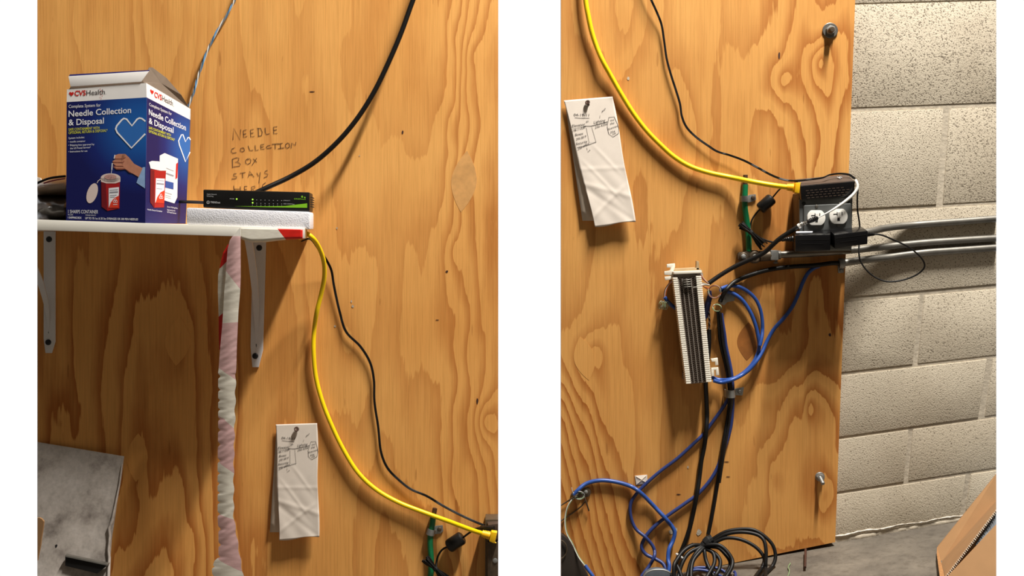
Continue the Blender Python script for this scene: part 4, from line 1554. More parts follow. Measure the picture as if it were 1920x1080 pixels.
def note(q, qb, label, pin, pin2, hand_d=0):
    t = thing('paper_note', P(*bil(q, .5, 1), .01), label, 'paper note')
    nx, ny = 34, 88
    vs, fs = [], []
    for j in range(ny):
        for i in range(nx):
            u, v = i / (nx - 1), j / (ny - 1)
            x, y = bil(q, u, v)
            x += (1.2 * math.sin(v * 9) if i in (0, nx - 1) else 0)
            if j == ny - 1:
                y += 1.5 * math.sin(u * 7)
            vs.append(P(x, y, note_d(u, v)))
    for j in range(ny - 1):
        for i in range(nx - 1):
            a = j * nx + i
            fs.append((a, a + nx, a + nx + 1, a + 1))
    mb = MB().add(vs, fs)
    o = part('front_sheet', mb, M['paper'], t, 'creased off-white sheet with notes in ink', smooth=180)
    md = o.modifiers.new('thickness', 'SOLIDIFY')
    md.thickness = .0004
    md.offset = -1
    vs, fs = [], []
    for j in range(12):
        for i in range(4):
            u, v = i / 3, j / 11
            x, y = bil(qb, u, v)
            vs.append(P(x, y, .003 + .005 * v + .0006 * math.sin(v * 12 + u)))
    for j in range(11):
        for i in range(3):
            a = j * 4 + i
            fs.append((a, a + 4, a + 5, a + 1))
    o = part('rear_sheet', MB().add(vs, fs), M['paper_back'], t, 'second sheet showing at the left edge', smooth=60)
    md = o.modifiers.new('thickness', 'SOLIDIFY')
    md.thickness = .0004

    class NP:
        lift = 0

        def at(self, x, y, lift=None):
            u, v = inv_bil(QR, x, y)
            xx, yy = bil(q, u, v)
            return P(xx, yy, note_d(u, v) + .0005)
    npl = NP()
    zz = lambda p: [(1060 + x / 9.391, 185 + y / 9.391) for x, y in p]
    mb = MB()

    def tx(s, x0, y0, x1, y1, cap, slant=.12):
        a, b2 = zz([(x0, y0), (x1, y1)])
        mb.text(npl, s, a[0], a[1], b2[0], b2[1], cap / 9.391, 0, up=(0.0, -1), slant=slant)
    tx('04-19-11', 145, 305, 415, 310, 45)
    tx('Elevator', 115, 505, 345, 470, 48)
    tx('198-11-0287', 130, 590, 360, 515, 42)
    tx('Boxes', 170, 660, 310, 630, 45)
    tx('295-5819', 185, 740, 365, 680, 42)
    tx('Security', 185, 820, 385, 770, 46)
    tx('256-4956', 215, 910, 415, 810, 42)
    tx('Lighting', 500, 440, 700, 400, 50)
    tx('256-4356', 520, 530, 735, 460, 42)
    tx('860', 640, 250, 705, 190, 34)
    tx('EL', 365, 425, 415, 400, 30)
    tx('on', 790, 395, 855, 385, 34)
    tx('the', 785, 460, 860, 440, 38)
    tx('Scanned', 750, 555, 925, 490, 36)
    tx('256', 790, 610, 875, 585, 34)
    tx('356', 825, 645, 890, 615, 30)
    tx('LA', 395, 945, 440, 915, 30)
    for st, w in (([(165, 333), (270, 342), (425, 342)], 6), ([(320, 482), (450, 482), (560, 455), (745, 405)], 7), ([(445, 485), (600, 448), (745, 402)], 5), ([(368, 510), (420, 770), (540, 760), (465, 500)], 4), ([(205, 860), (400, 815), (545, 762)], 6),
                  ([(765, 330), (860, 318), (918, 440), (940, 520), (938, 610), (840, 675), (765, 620), (738, 500), (765, 330)], 6), ([(612, 295), (605, 345)], 4), ([(378, 860), (385, 905)], 4), ([(120, 530), (360, 488)], 4)):
        mb.ribbon(npl, [p for p in zz(st)], w / 9.391 * 1.15)
    part('ink_notes', mb, M['ink'], t, 'black handwritten numbers and words', smooth=0)
    s = thing('screw', P(*pin2, .004), 'dark screw pinning the top of the ' + ('left' if q is QL else 'right') + ' paper note', 'screw', 'note screws')
    a, b2 = P(*pin2, .0), P(*pin, .0135)
    ax = (b2 - a).normalized()
    part('shank', MB().tube([a, b2 - ax * .002], .0019, 10), M['rust'], s, smooth=60)
    part('head', MB().lathe(b2 - ax * .004, ax, [(0, .0022), (.0025, .0048), (.0036, .0048), (.0040, .0036), (.0034, .0018)], 18), M['rust'], s, smooth=35)
    return t


note(QL, [(518, 806), (545, 806), (538, 998), (506, 998)], 'creased paper note beside the yellow cable, right of the hanging tape', (556, 804.2), (557, 810))
note(QR, [(1061, 205), (1095, 205), (1140, 413.5), (1092, 414)], 'creased paper note on the right board, left of the yellow cable', (1101.3, 191.5), (1106.5, 201))

# ------------------------------------------------------------------ sheet metal panel leaning at the lower left
sheet = thing('metal_panel', P(140, 1080, .09), 'stained grey sheet metal panel leaning on the board, lower left', 'metal panel')
edge = [(60, 827.5), (232.2, 856), (226, 904), (218.5, 945), (214.3, 976), (209, 1010), (206.2, 1046), (202, 1100), (60, 1100)]
dep = lambda y: .006 + .075 * (y - 826) / 254
vs = []
NXs, NYs = 24, 34
for j in range(NYs):
    v = j / (NYs - 1)
    for i in range(NXs):
        u = i / (NXs - 1)
        yl = 827.5 + (1100 - 827.5) * v
        yr = 856 + (1100 - 856) * v
        y = yl + (yr - yl) * u
        xr = np.interp(y, [856, 904, 945, 976, 1010, 1046, 1100], [232.2, 226, 218.5, 214.3, 209, 206.2, 202])
        x = 60 + (xr - 60) * u
        vs.append(P(x, y, dep(y) + .0016 * math.sin(x * .05 + y * .02) + .0022 * sstep(.86, 1.0, np.float64(u)) * math.sin(y * .06)))
fs = [(j * NXs + i, (j + 1) * NXs + i, (j + 1) * NXs + i + 1, j * NXs + i + 1) for j in range(NYs - 1) for i in range(NXs - 1)]
n = len(vs)
rim = list(range(NXs)) + [j * NXs + NXs - 1 for j in range(1, NYs)] + [(NYs - 1) * NXs + i for i in range(NXs - 2, -1, -1)] + [j * NXs for j in range(NYs - 2, 0, -1)]
vs2 = [vs[i] + Vector((0, .0025, 0)) for i in rim]
kk = len(rim)
fs += [(rim[i], rim[(i + 1) % kk], n + (i + 1) % kk, n + i) for i in range(kk)] + [tuple(n + i for i in reversed(range(kk)))]
part('sheet', MB().add(vs + vs2, fs), M['sheet'], sheet, smooth=50, clip=[(70, 'l')])
lip = [(229, 870), (224, 908), (216, 948), (211, 975), (204.5, 990), (206, 1004), (203.5, 1030), (205, 1046), (203, 1090)]
part('folded_lip', MB().tube([P(x, y, dep(y) + .0035) for x, y in [q for q in lip]], [.0012, .0014, .0018, .003, .003, .0022, .0026, .0028, .003], 8), M['sheet'], sheet, 'dented folded edge', smooth=60)
mb = MB().slab([P(122, 1061, .086), P(182, 1075.5, .088), P(201.5, 1060, .086), P(122, 1043, .082)], (0, .006, 0))
part('slot', mb, M['slot'], sheet, 'black recessed slot', bevel=.0006)
mb = MB().slab([P(121.5, 1044, .088), P(201.5, 1061, .090), P(203, 1057.5, .089), P(122, 1040.5, .086)], (0, .008, 0))
part('slot_lip', mb, M['galv'], sheet, 'bright lip above the slot', bevel=.0006)
mb = MB().poly(Plane(P(100, 1020, dep(1020)), P(110, 1020, dep(1020)), P(100, 1030, dep(1030)), .0016), [(104, 1022), (107.5, 1020.5), (108.5, 1023), (107, 1026), (104.5, 1027)])
part('chip', mb, M['slot'], sheet, smooth=0)
mb = MB().slab([P(x, y, .12) for x, y in reversed([(62, 972), (74, 971), (78, 973), (82, 978), (81, 988), (78, 1006), (76, 1022), (70, 1052), (62, 1052)])], (0, .004, 0))
solo('cardboard_tab', mb, M['cardboard'], 'small brown cardboard tab in front of the sheet metal panel', 'cardboard', smooth=0, clip=[(70, 'l')])


# ------------------------------------------------------------------ green ground wires, clamps, cord bundles (seen in both views)
def ring_clamp(name, c, ax_px, rw, tab, screw, mat, label, group=None, width=.010, deep=1.0):
    """P-clamp: half ring over a cable at pixel c (direction ax_px) and a flat ear with a screw"""
    t = thing(name, P(c[0], c[1], 0), label, 'clamp', group)
    ax = Vector((ax_px[0], 0, -ax_px[1])).normalized()
    sd = ax.cross(Vector((0, -1, 0))).normalized()
    cen = P(c[0], c[1], rw + .001)
    vs, fs = [], []
    n = 14
    for k in range(n):
        a = -.25 + (math.pi + .5) * k / (n - 1)
        for (r, o) in ((rw, -width / 2), (rw, width / 2), (rw + .0016, width / 2), (rw + .0016, -width / 2)):
            q = cen + sd * math.cos(a) * r + Vector((0, -1, 0)) * math.sin(a) * r * deep + ax * o
            q.y = min(q.y, -.0006)
            vs.append(q)
    for k in range(n - 1):
        for e in range(4):
            e2 = (e + 1) % 4
            fs.append((k * 4 + e, k * 4 + e2, k * 4 + 4 + e2, k * 4 + 4 + e))
    fs += [(3, 2, 1, 0), (n * 4 - 4, n * 4 - 3, n * 4 - 2, n * 4 - 1)]
    part('loop', MB().add(vs, fs), mat, t, smooth=50)
    part('ear', MB().slab([P(x, y, .0032) for x, y in tab], (0, .0026, 0)), mat, t, bevel=.0005)
    part('screw', MB().lathe(P(screw[0], screw[1], .0032), (0, -1, 0), [(-.001, screw[2] / 1000), (.001, screw[2] / 1000), (.0026, screw[2] / 1400), (.003, .0006)], 14), M['steel_dark'] if len(screw) < 4 else M[screw[3]], t, smooth=40)
    return t


def ground_wire(pts, tip, label):
    t = thing('ground_wire', P(pts[-1][0], pts[-1][1], .006), label, 'wire', 'green ground wires')
    part('insulation', MB().tube(path(pts, .0075), .0056, 12), M['green'], t, smooth=60)
    part('taped_tip', MB().tube(path(tip, .0078), .0044, 10), M['tip'], t, 'dark brown taped end', smooth=60)


ground_wire([(812.5, 966), (810.5, 982), (807.5, 1000), (806.5, 1020), (808, 1045), (808, 1065), (806, 1092)], [(815.5, 953), (814, 962), (812.3, 970)],
            'green ground wire at the right edge of the left board')
ring_clamp('wire_clamp', (808, 997), (-.25, 1), .0066, [(830, 985), (831, 996), (826, 1000.5), (806, 1003), (806, 992), (818, 986)], (824, 992.3, 4.2), M['zinc'],
           'grey clamp on the green ground wire of the left board', 'green wire clamps', .011)
ground_wire([(1397.4, 346), (1396.8, 360), (1396.2, 375), (1397, 392), (1399.5, 410), (1402, 430), (1403.5, 450), (1404, 471)], [(1397.6, 328), (1397.6, 338), (1397.4, 349)],
            'green ground wire left of the outlet box on the right board')
ring_clamp('wire_clamp', (1396.5, 373), (0, 1), .0066, [(1417, 364), (1418, 374), (1411, 378), (1397, 381), (1396, 370), (1406, 365)], (1412, 370.5, 4.0), M['zinc'],
           'grey clamp on the green ground wire of the right board', 'green wire clamps', .011)


def ferrite(p0, p1, r, par):
    a, b = P(*p0), P(*p1)
    ax = (b - a).normalized()
    ln = (b - a).length
    part('ferrite_bead', MB().lathe(a, ax, [(0, r * .72), (ln * .06, r * .93), (ln * .14, r), (ln * .86, r), (ln * .94, r * .93), (ln, r * .72)], 20), M['black_plastic'], par, 'fat black ferrite bead', smooth=30)


def bundle(par, c0, c1, waist, w0, w1, seed, dd, n=13, clip=()):
    """hank of folded cord tied at the waist: each turn is a loop"""
    rs = random.Random(seed)
    ax = (c1[0] - c0[0], c1[1] - c0[1])
    l = math.hypot(*ax)
    ux, uy = ax[0] / l, ax[1] / l
    nx, ny = -uy, ux
    for k in range(n):
        f = (k / (n - 1) - .5) * 2
        o0, o1 = f * w0 + rs.uniform(-.8, .8), f * w1 + rs.uniform(-.8, .8)
        e0, e1 = rs.uniform(-3, 3), rs.uniform(-4, 4)
        dz = dd + .0035 * math.cos(f * 1.4) + rs.uniform(-.0015, .0015)
        pts = [(c0[0] - ux * e0 + nx * o0, c0[1] - uy * e0 + ny * o0, dz),
               (c0[0] * .7 + waist[0] * .3 + nx * o0 * .85, c0[1] * .7 + waist[1] * .3 + ny * o0 * .85, dz + .001),
               (waist[0] + nx * f * 2.6, waist[1] + ny * f * 2.6, dz + .002),
               (c1[0] * .7 + waist[0] * .3 + nx * o1 * .8, c1[1] * .7 + waist[1] * .3 + ny * o1 * .8, dz + .001),
               (c1[0] + ux * e1 + nx * o1, c1[1] + uy * e1 + ny * o1, dz)]
        part('cord_turn', MB().tube(path(pts, n=5), .00125, 6), M['black_cable'], par, smooth=60, clip=clip)
    a = P(waist[0] - ux * 2.5, waist[1] - uy * 2.5, dd + .003)
    b = P(waist[0] + ux * 2.5, waist[1] + uy * 2.5, dd + .003)
    part('cord_tie', MB().cyl(a, b, .0048, 12), M['black_dark'], par, smooth=40)


fl = thing('power_cable', P(840, 1070, .01), 'black cord with ferrite bead and tied hank at the lower right of the left board', 'cord', 'tied power cords')
part('lead', MB().tube(path([(890, 993, .026), (880, 999, .022), (868, 1008, .016)]), .0019, 8), M['black_cable'], fl, smooth=60)
part('socket_end', MB().tube(path([(889, 993, .026), (900, 990.5, .040), (912, 990, .060), (926, 991, .0690)]), [.0028] * 7 + [.0042] * 12, 12), M['black_plastic'], fl, 'ribbed black plug end', smooth=40)
ferrite((840, 1025.5, .013), (868, 1007, .015), .0128, fl)
part('lead', MB().tube(path([(842, 1024, .012), (830, 1030, .008), (822, 1041, .007), (818.5, 1054, .008), (818, 1062, .012)]), .0019, 8), M['black_cable'], fl, smooth=60)
bundle(fl, (798, 1048), (838, 1090), (816, 1066), 7.5, 10, 3, .017)

fr = thing('power_cable', P(1425, 470, .01), 'black cord with ferrite bead and tied hank left of the outlet box', 'cord', 'tied power cords')
part('lead', MB().tube(path([(1488, 347, .05), (1475, 348, .04), (1463, 354, .026), (1448, 371, .014)]), .0015, 8), M['black_cable'], fr, smooth=60)
ferrite((1424.5, 392.5, .012), (1448.5, 371, .014), .0112, fr)
part('lead', MB().tube(path([(1427, 390, .012), (1417, 401, .006), (1410, 412, .006), (1407, 424, .007), (1407, 432, .012)]), .0016, 8), M['black_cable'], fr, smooth=60)
bundle(fr, (1388.5, 421), (1431, 460), (1407, 435), 6.5, 8.5, 5, .017)
part('lead', MB().tube(path([(1428, 447, .016), (1440, 452, .016), (1452, 454, .016), (1462, 451.5, .02), (1470, 448.5, .026)]), .0017, 8), M['black_cable'], fr, smooth=60)
part('strain_relief', MB().tube(path([(1466, 450.5, .024), (1476, 448.5, .028), (1488, 447.5, .032)]), [.0026, .003, .0026, .0034, .0030, .0042, .0034, .0046, .0040, .0054, .0044, .0060, .0056], 12), M['black_plastic'], fr, 'ribbed strain relief', smooth=20)

# edge of the same outlet box in the left view
ob2 = thing('outlet_box', P(925, 1085, .03), 'dark side of a steel outlet box at the right edge of the left board', 'outlet box')
BDP = .052
part('box_body', MB().pbox(909.5, 974, 950, 1110, .001, BDP - .012), M['box_side'], ob2, bevel=.0015, clip=[(934, 'r')])
part('cover_plate', MB().pbox(914, 1016, 950, 1110, BDP - .012, BDP - .002), M['steel_dark'], ob2, bevel=.002, clip=[(934, 'r')])
part('knockout', MB().lathe(P(928.5, 1051, BDP - .002), (0, -1, 0), [(-.001, .0045), (.0012, .0045), (.0018, .003)], 14), M['zinc'], ob2, smooth=40, clip=[(934, 'r')])
inj2 = thing('power_injector', P(922, 1010, .04), 'dusty black power injector at the right edge of the left board', 'power injector')
mb = MB().hexa([P(915, 1014, BDP + .012), P(950, 1010, BDP + .012), P(950, 980, BDP + .012), P(915, 984, BDP + .012), P(911, 1012, .012), P(950, 1010, .012), P(950, 971, .012), P(911, 972, .012)])
part('case', mb, M['brown_plastic'], inj2, bevel=.0015, clip=[(934, 'r')])

# ------------------------------------------------------------------ yellow cable and thin cord of the right view
yr_ = thing('network_cable', P(1300, 300, .01), 'yellow network cable sweeping down to the outlet box on the right board', 'cable', 'yellow network cables')
YR = [(1102, -400, .010), (1093, -200, .012), (1094, -80, .014), (1096.5, -14, .014), (1099, 8, .014), (1103, 30, .014), (1109, 58, .013), (1118, 86, .012), (1131, 116, .014), (1147, 145, .011), (1166, 178, .010), (1186, 210, .009), (1211, 243, .009), (1237, 270, .009), (1264, 294, .009),
      (1294, 312, .010), (1330, 324, .011), (1368, 332, .014), (1410, 340.5, .032), (1450, 347.5, .042), (1477, 351, .052)]
part('jacket', MB().tube(path(YR, n=8), .0046, 12), M['yellow'], yr_, smooth=60)
boot(yr_, P(1475, 350.8, .052), P(1498, 352.6, .060), -1, .0056)

br_ = thing('power_cable', P(1400, 300, .01), 'thin black two-wire cord crossing the right board to the outlet box', 'cord', 'thin black power cords')
BR_ = [(1160, -400, .008), (1172, -200, .010), (1196, -70, .012), (1215, -14, .012), (1222, 2, .012), (1232, 24, .010), (1240, 45, .008), (1245, 75, .007), (1250, 110, .007), (1258, 140, .007), (1267, 168, .007), (1275, 195, .007), (1278.5, 218, .007), (1287, 238, .007), (1304, 256, .007),
       (1326, 272, .008), (1345, 284, .009), (1368, 291, .010), (1395, 301, .013), (1420, 314, .020), (1448, 329, .035), (1470, 337, .04), (1490, 339, .045), (1515, 337, .048), (1543, 333, .048), (1555, 328, .040), (1575, 325.6, .036), (1592, 327.6, .038), (1603, 335, .046)]
bp_ = path(BR_, n=8)
for k in (-1, 1):
    q = [p + Vector((k * .0008, 0, k * .0006)) for p in bp_]
    part('conductor', MB().tube(q, .0012, 6), M['black_cable'], br_, smooth=60)

# ------------------------------------------------------------------ outlet box with duplex receptacles
OB = .050
ob = thing('outlet_box', P(1545, 475, .025), 'square steel outlet box with two white receptacles at the board edge', 'outlet box')
part('box_body', MB().pbox(1498, 362, 1597, 474, .001, OB - .003), M['box_side'], ob, bevel=.002)
# the back of the body sits on the board; the cover has a raised middle and dropped corners
mb = MB().quadbox([(1498.5, 374), (1599, 369), (1597, 470), (1499.5, 472)], OB - .004, OB)
part('cover_plate', mb, M['cover'], ob, bevel=.003, seg=3)
mb = MB().quadbox([(1507, 385), (1596.5, 381), (1595.5, 468), (1507, 470)], OB - .001, OB + .0035)
part('raised_cover', mb, M['cover'], ob, bevel=.0028, seg=3)
for (x, y) in ((1507, 381.5), (1589.5, 378)):
    part('cover_screw', MB().lathe(P(x, y, OB), (0, -1, 0), [(-.001, .0034), (.0014, .0034), (.0018, .0020)], 14), M['slot'], ob, 'dark corner screw hole', smooth=40)


def receptacle(cx, cy, rx, ry, nm):
    pts = []
    for i in range(40):
        t = i / 40 * 2 * math.pi
        x, y = rx * math.cos(t), ry * 1.18 * math.sin(t)
        pts.append((cx + x, cy + max(-ry, min(ry, y))))
    face = [P(x, y, OB + .0078) for x, y in reversed(pts)]
    r = part('receptacle', MB().slab(face, (0, .006, 0)), M['ivory'], ob, 'white round-sided duplex receptacle', bevel=.0009, smooth=30)
    for nm2, q in (('neutral_slot', [(-10, -5.0), (-3.5, -5.5), (-3.5, -8.6), (-2.2, -8.6), (-2.2, -2.0), (-3.5, -2.0), (-3.5, -3.9), (-10, -3.4)]),
                   ('hot_slot', [(5.4, -8.8), (7.0, -8.8), (7.0, -2.4), (5.4, -2.4)]),
                   ('ground_hole', [(-2.4, 8.6), (-2.4, 5.0), (-1.4, 3.2), (1.4, 3.2), (2.4, 5.0), (2.4, 8.6)])):
        part(nm2, MB().slab([P(cx + a * rx / 17, cy + b_ * ry / 14.5, OB + .0081) for a, b_ in reversed(q)], (0, .0006, 0)), M['slot'], r, smooth=0)
    part('face_bar', MB().slab([P(cx + a * rx / 17, cy + b_ * ry / 14.5, OB + .0088) for a, b_ in ((-2.0, 1.6), (3.6, 1.6), (3.2, -8.4), (-1.4, -8.4))], (0, .002, 0)), M['ivory'], r, smooth=0)


receptacle(1531, 408.3, 17, 14, 0)
receptacle(1572.6, 405.8, 17, 14, 1)
for (x, y) in ((1531, 386.5), (1575, 382.5), (1531, 426), (1571.5, 423)):
    part('mounting_screw', MB().lathe(P(x, y, OB + .0035), (0, -1, 0), [(-.001, .0030), (.0012, .0028), (.002, .001)], 12), M['galv'], ob, smooth=50)

inj = thing('power_injector', P(1550, 372, .05), 'black vented power injector lying on top of the outlet box', 'power injector')
IF_ = .057
fq = [(1500.5, 349), (1603.5, 340), (1601.8, 368.5), (1502.8, 376)]
bq_ = [(1489, 337.5), (1588, 327), (1588, 362), (1489, 371)]
mb = MB().hexa([P(*fq[3], IF_), P(*fq[2], IF_), P(*fq[1], IF_), P(*fq[0], IF_), P(*bq_[3], .014), P(*bq_[2], .014), P(*bq_[1], .014), P(*bq_[0], .014)])
part('case', mb, M['black_gloss'], inj, bevel=.0018)
part('top_panel', MB().slab([P(1502, 348, IF_ - .003), P(1601.5, 339.2, IF_ - .003), P(1587, 327.6, .016), P(1491, 337.2, .016)], (0, 0, .0006)), M['brown_plastic'], inj, 'dusty brown top', smooth=0)
ipl = flat(IF_ + .0004)
for r, n in ((0, 9), (1, 10), (2, 10), (3, 9)):
    for i in range(n):
        x = 1511 + i * 8.2 + (r % 2) * 2.5
        y = 357.5 + r * 4.6 - (x - 1511) * .088
        part('vent_slot', MB().slab([P(x, y + .7, IF_ + .0002), P(x + 5.4, y + .2, IF_ + .0002), P(x + 5.4, y - .9, IF_ + .0002), P(x, y - .4, IF_ + .0002)], (0, .0005, 0)), M['brown_plastic'], inj, smooth=0)
mb = MB()
for (a, c) in (((1569, 332), (1576, 335)), ((1573, 331), (1579, 333.5)), ((1572, 334), (1577, 331))):
    s_ = lambda q: P(q[0], q[1], .026 + (q[1] - 328) * .0022)
    p0, p1 = s_(a), s_(c)
    mb.tube([p0, p1], .0009, 5)
part('top_print', mb, M['grey_print'], inj, 'small worn pale mark on the top', smooth=0)


def adapter(label, fq, dfront, dback, top_back, mat, seam):
    t = thing('power_adapter', P((fq[2][0] + fq[3][0]) / 2, fq[3][1], dback), label, 'power adapter', 'black plug-in power adapters')
    mb = MB().hexa([P(*fq[3], dfront), P(*fq[2], dfront), P(*fq[1], dfront), P(*fq[0], dfront), P(*top_back[3], dback), P(*top_back[2], dback), P(*top_back[1], dback), P(*top_back[0], dback)])
    part('case', mb, mat, t, bevel=.0022)
    mb = MB()
    for (a, c, h) in seam:
        mb.slab([P(a[0], a[1] + h, dfront + .0004), P(c[0], c[1] + h, dfront + .0004), P(c[0], c[1] - h, dfront + .0004), P(a[0], a[1] - h, dfront + .0004)], (0, .001, 0))
    part('seam', mb, M['black_plastic'], t, 'grey seam lines', smooth=0)
    return t


ad1 = adapter('left-hand black power adapter, with a white strip, below the receptacles', [(1490.5, 441.5), (1557, 439.5), (1557, 469.5), (1490.5, 472.5)], .092, OB + .0036, [(1490, 433), (1558, 430), (1556, 465), (1491, 467)], M['black_gloss'],
              [((1493, 450), (1555, 449), .5), ((1503, 457.5), (1544, 457), .4)])
mb = MB().slab([P(1492.6, 436.6, .074), P(1523.4, 435.8, .074), P(1523.8, 433.8, .066), P(1493, 434.4, .066)], (0, 0, .0006))
part('white_strip', mb, M['p_white'], ad1, 'white label strip', smooth=0)
ad2 = adapter('right-hand black power adapter, overhanging the edge of the plywood board', [(1564, 440), (1627.5, 432.5), (1627, 458), (1565, 466.5)], .100, OB + .0036, [(1554.5, 431), (1616, 424.5), (1612, 450), (1556, 460)], M['black_gloss'],
              [((1567, 447), (1625, 440), .5), ((1576, 454), (1607, 450), .4)])
part('strain_relief', MB().tube(path([(1626, 440, .085), (1633, 439, .085), (1640, 439.2, .085)]), [.0046, .0032, .0044, .0030, .0042, .0030, .0040, .0028, .0038, .0026, .0034, .0024, .0022], 12), M['black_plastic'], ad2, 'ribbed strain relief', smooth=20)
cable('adapter_cord', [(1640, 439, .085), (1652, 440.5, .085), (1676, 450, .08), (1703, 463, .075), (1722, 478, .07), (1732, 491, .066), (1733.5, 500, .064), (1726, 510, .06), (1706, 521, .055), (1683, 527, .05), (1660, 527.5, .048), (1638, 518, .045), (1621, 502, .042),
                       (1612.5, 487, .040), (1610.5, 474, .040), (1611, 455, .034), (1612.5, 435, .030), (1611, 415, .030), (1608, 395, .035), (1607.5, 370, .05), (1608.5, 352, .050), (1605, 338, .050)], 1.55, M['black_cable'],
      'thin black cord looping in front of the block wall from the right adapter', 'cord', seg=8)

wc = thing('patch_cable', P(1560, 400, .06), 'white cable with a wrapped splice running across the receptacles into black coax', 'cable')
part('white_lead', MB().tube(path([(1604, 338, .059), (1606.5, 343, .062), (1607.5, 352, .064), (1602, 362, .065), (1588, 375, .066), (1572, 386.5, .068), (1557, 396, .069), (1545, 402.5, .069), (1533, 408.5, .068)], n=7), [.0028] * 30 + [.0026 - i * .00007 for i in range(27)], 10), M['white_wire'], wc, smooth=60)
part('splice', MB().tube(path([(1534, 408, .070), (1527, 411, .070), (1520, 413.6, .070), (1514, 417, .070)]), [.0022, .003, .0042, .0032, .0038, .0048, .0036, .0044, .0050, .0040, .0044, .0048, .0040, .0044, .0036, .0036, .0036, .0030, .0026], 12), M['black_plastic'], wc, 'lumpy black splice', smooth=30)
part('foil_wrap', MB().tube(path([(1514, 416.6, .069), (1508, 419, .068), (1502, 421.5, .066), (1496, 425.5, .064)]), [.0022, .003, .0024, .0036, .0026, .004, .0034, .0042, .0032, .0038, .0044, .0034, .004, .0034, .0042, .0032, .0036, .0032, .003], 9), M['galv'], wc, 'crumpled silver foil', smooth=15)
part('tape_band', MB().tube([P(1500.5, 422.4, .0655), P(1497, 424.6, .064)], .0046, 12), M['white_wire'], wc, 'white band', smooth=40)
part('coax_lead', MB().tube(path([(1500, 422.6, .065), (1490, 429, .062), (1476, 438, .056), (1462, 447.4, .050), (1449, 459, .044), (1436, 471.4, .036), (1420, 480.5, .030), (1403, 488, .024), (1382, 497.5, .018), (1360, 510, .014), (1343, 521, .012), (1329, 531, .012)], n=7), .0042, 12), M['black_cable'], wc, 'black coax lead', smooth=60)

# ------------------------------------------------------------------ conduits
def conduit(pts, r, label, mat=None):
    return solo('conduit', MB().tube(path(pts, n=8), r / 1000, 18), M['galv'], label, 'conduit', 'steel conduits on the block wall', smooth=60, clip=[(1868, 'r')])


conduit([(1600, 438, .034), (1614, 436.6, .032), (1629, 434.8, .028), (1653, 429, .010), (1682, 424.6, -.004), (1710, 422, -.010), (1735, 420, -.010), (1800, 415.3, -.010), (1880, 409, -.010)], 6.6, 'uppermost steel conduit, bent down behind the right-hand adapter')
conduit([(1455, 478, .010), (1480, 476.8, .010), (1520, 475, .010), (1563, 472, .010), (1611, 467.6, .004), (1664, 462, -.006), (1735, 455, -.010), (1800, 450.6, -.010), (1880, 445.8, -.010)], 6.6, 'middle steel conduit, running below the outlet box to the ground clamp')
conduit([(1573, 494, .010), (1590, 491.5, .010), (1611, 488.5, .006), (1640, 485, .0), (1664, 482.6, -.006), (1700, 477.5, -.010), (1735, 473.6, -.010), (1800, 469, -.010), (1880, 463.5, -.010)], 7.0, 'lowest steel conduit, its open end holding black cables')
ring_clamp('conduit_strap', (1577, 494), (1, -.1), .0082, [(1571, 498), (1583, 498), (1582, 511.5), (1572, 512)], (1577, 507, 3.4, 'zinc'), M['zinc'], 'small steel strap on the open end of the lowest conduit', None, .009)

gc = thing('ground_clamp', P(1410, 490, .01), 'dusty two-screw ground clamp and fitting at the left end of the middle conduit', 'clamp')
part('clamp_bar', MB().slab([P(x, y, .012) for x, y in reversed([(1386, 473), (1404, 470.5), (1412, 469), (1420, 469), (1427, 474), (1427, 489), (1420, 494), (1412, 494), (1404, 490), (1389, 491), (1384, 486), (1383, 478)])], (0, .0112, 0)), M['steel_dark'], gc, bevel=.002)
for (x, y, r) in ((1394, 481, .0078), (1415.5, 481.5, .0112)):
    part('boss', MB().lathe(P(x, y, .012), (0, -1, 0), [(-.002, r), (.003, r), (.0046, r * .8)], 20), M['steel_dark'], gc, smooth=35)
    s_ = part('screw', MB().lathe(P(x, y, .0166), (0, -1, 0), [(-.002, .0048), (.0010, .0046), (.0022, .002)], 16), M['zinc'], gc, 'slotted bright screw', smooth=45)
    part('screw_slot', MB().slab([P(x - 4, y + .7, .0184), P(x + 4, y + .1, .0184), P(x + 4, y - .9, .0184), P(x - 4, y - .3, .0184)], (0, .0008, 0)), M['slot'], s_, smooth=0)
part('collar', MB().cyl(P(1424, 480.6, .011), P(1446, 479, .011), .0100, 20), M['steel_dark'], gc, smooth=40)
part('box_fitting', MB().pbox(1445, 469, 1460.5, 488, .001, .021), M['zinc'], gc, bevel=.0022)
part('fitting_rim', MB().cyl(P(1459, 478, .011), P(1463, 477.7, .011), .0086, 20), M['galv'], gc, smooth=40)
part('lock_screw', MB().lathe(P(1454.5, 487, .011), (0, 0, -1), [(0, .0024), (.004, .0024), (.0042, .0046), (.0062, .0046), (.0075, .0030)], 14), M['galv'], gc, smooth=35)

# ------------------------------------------------------------------ punch-down block
pb = thing('punch_block', P(1312, 718, .02), 'white punch-down block with rows of contacts, mounted aslant on the board', 'punch-down block')
BQ = [(1260, 511), (1314.5, 507.5), (1334, 716.5), (1287, 720.5)]
PBD = .044


class QuadMap:
    def at(self, u, v, d=PBD):
        x, y = bil(BQ, u, v)
        return P(x, y, d)


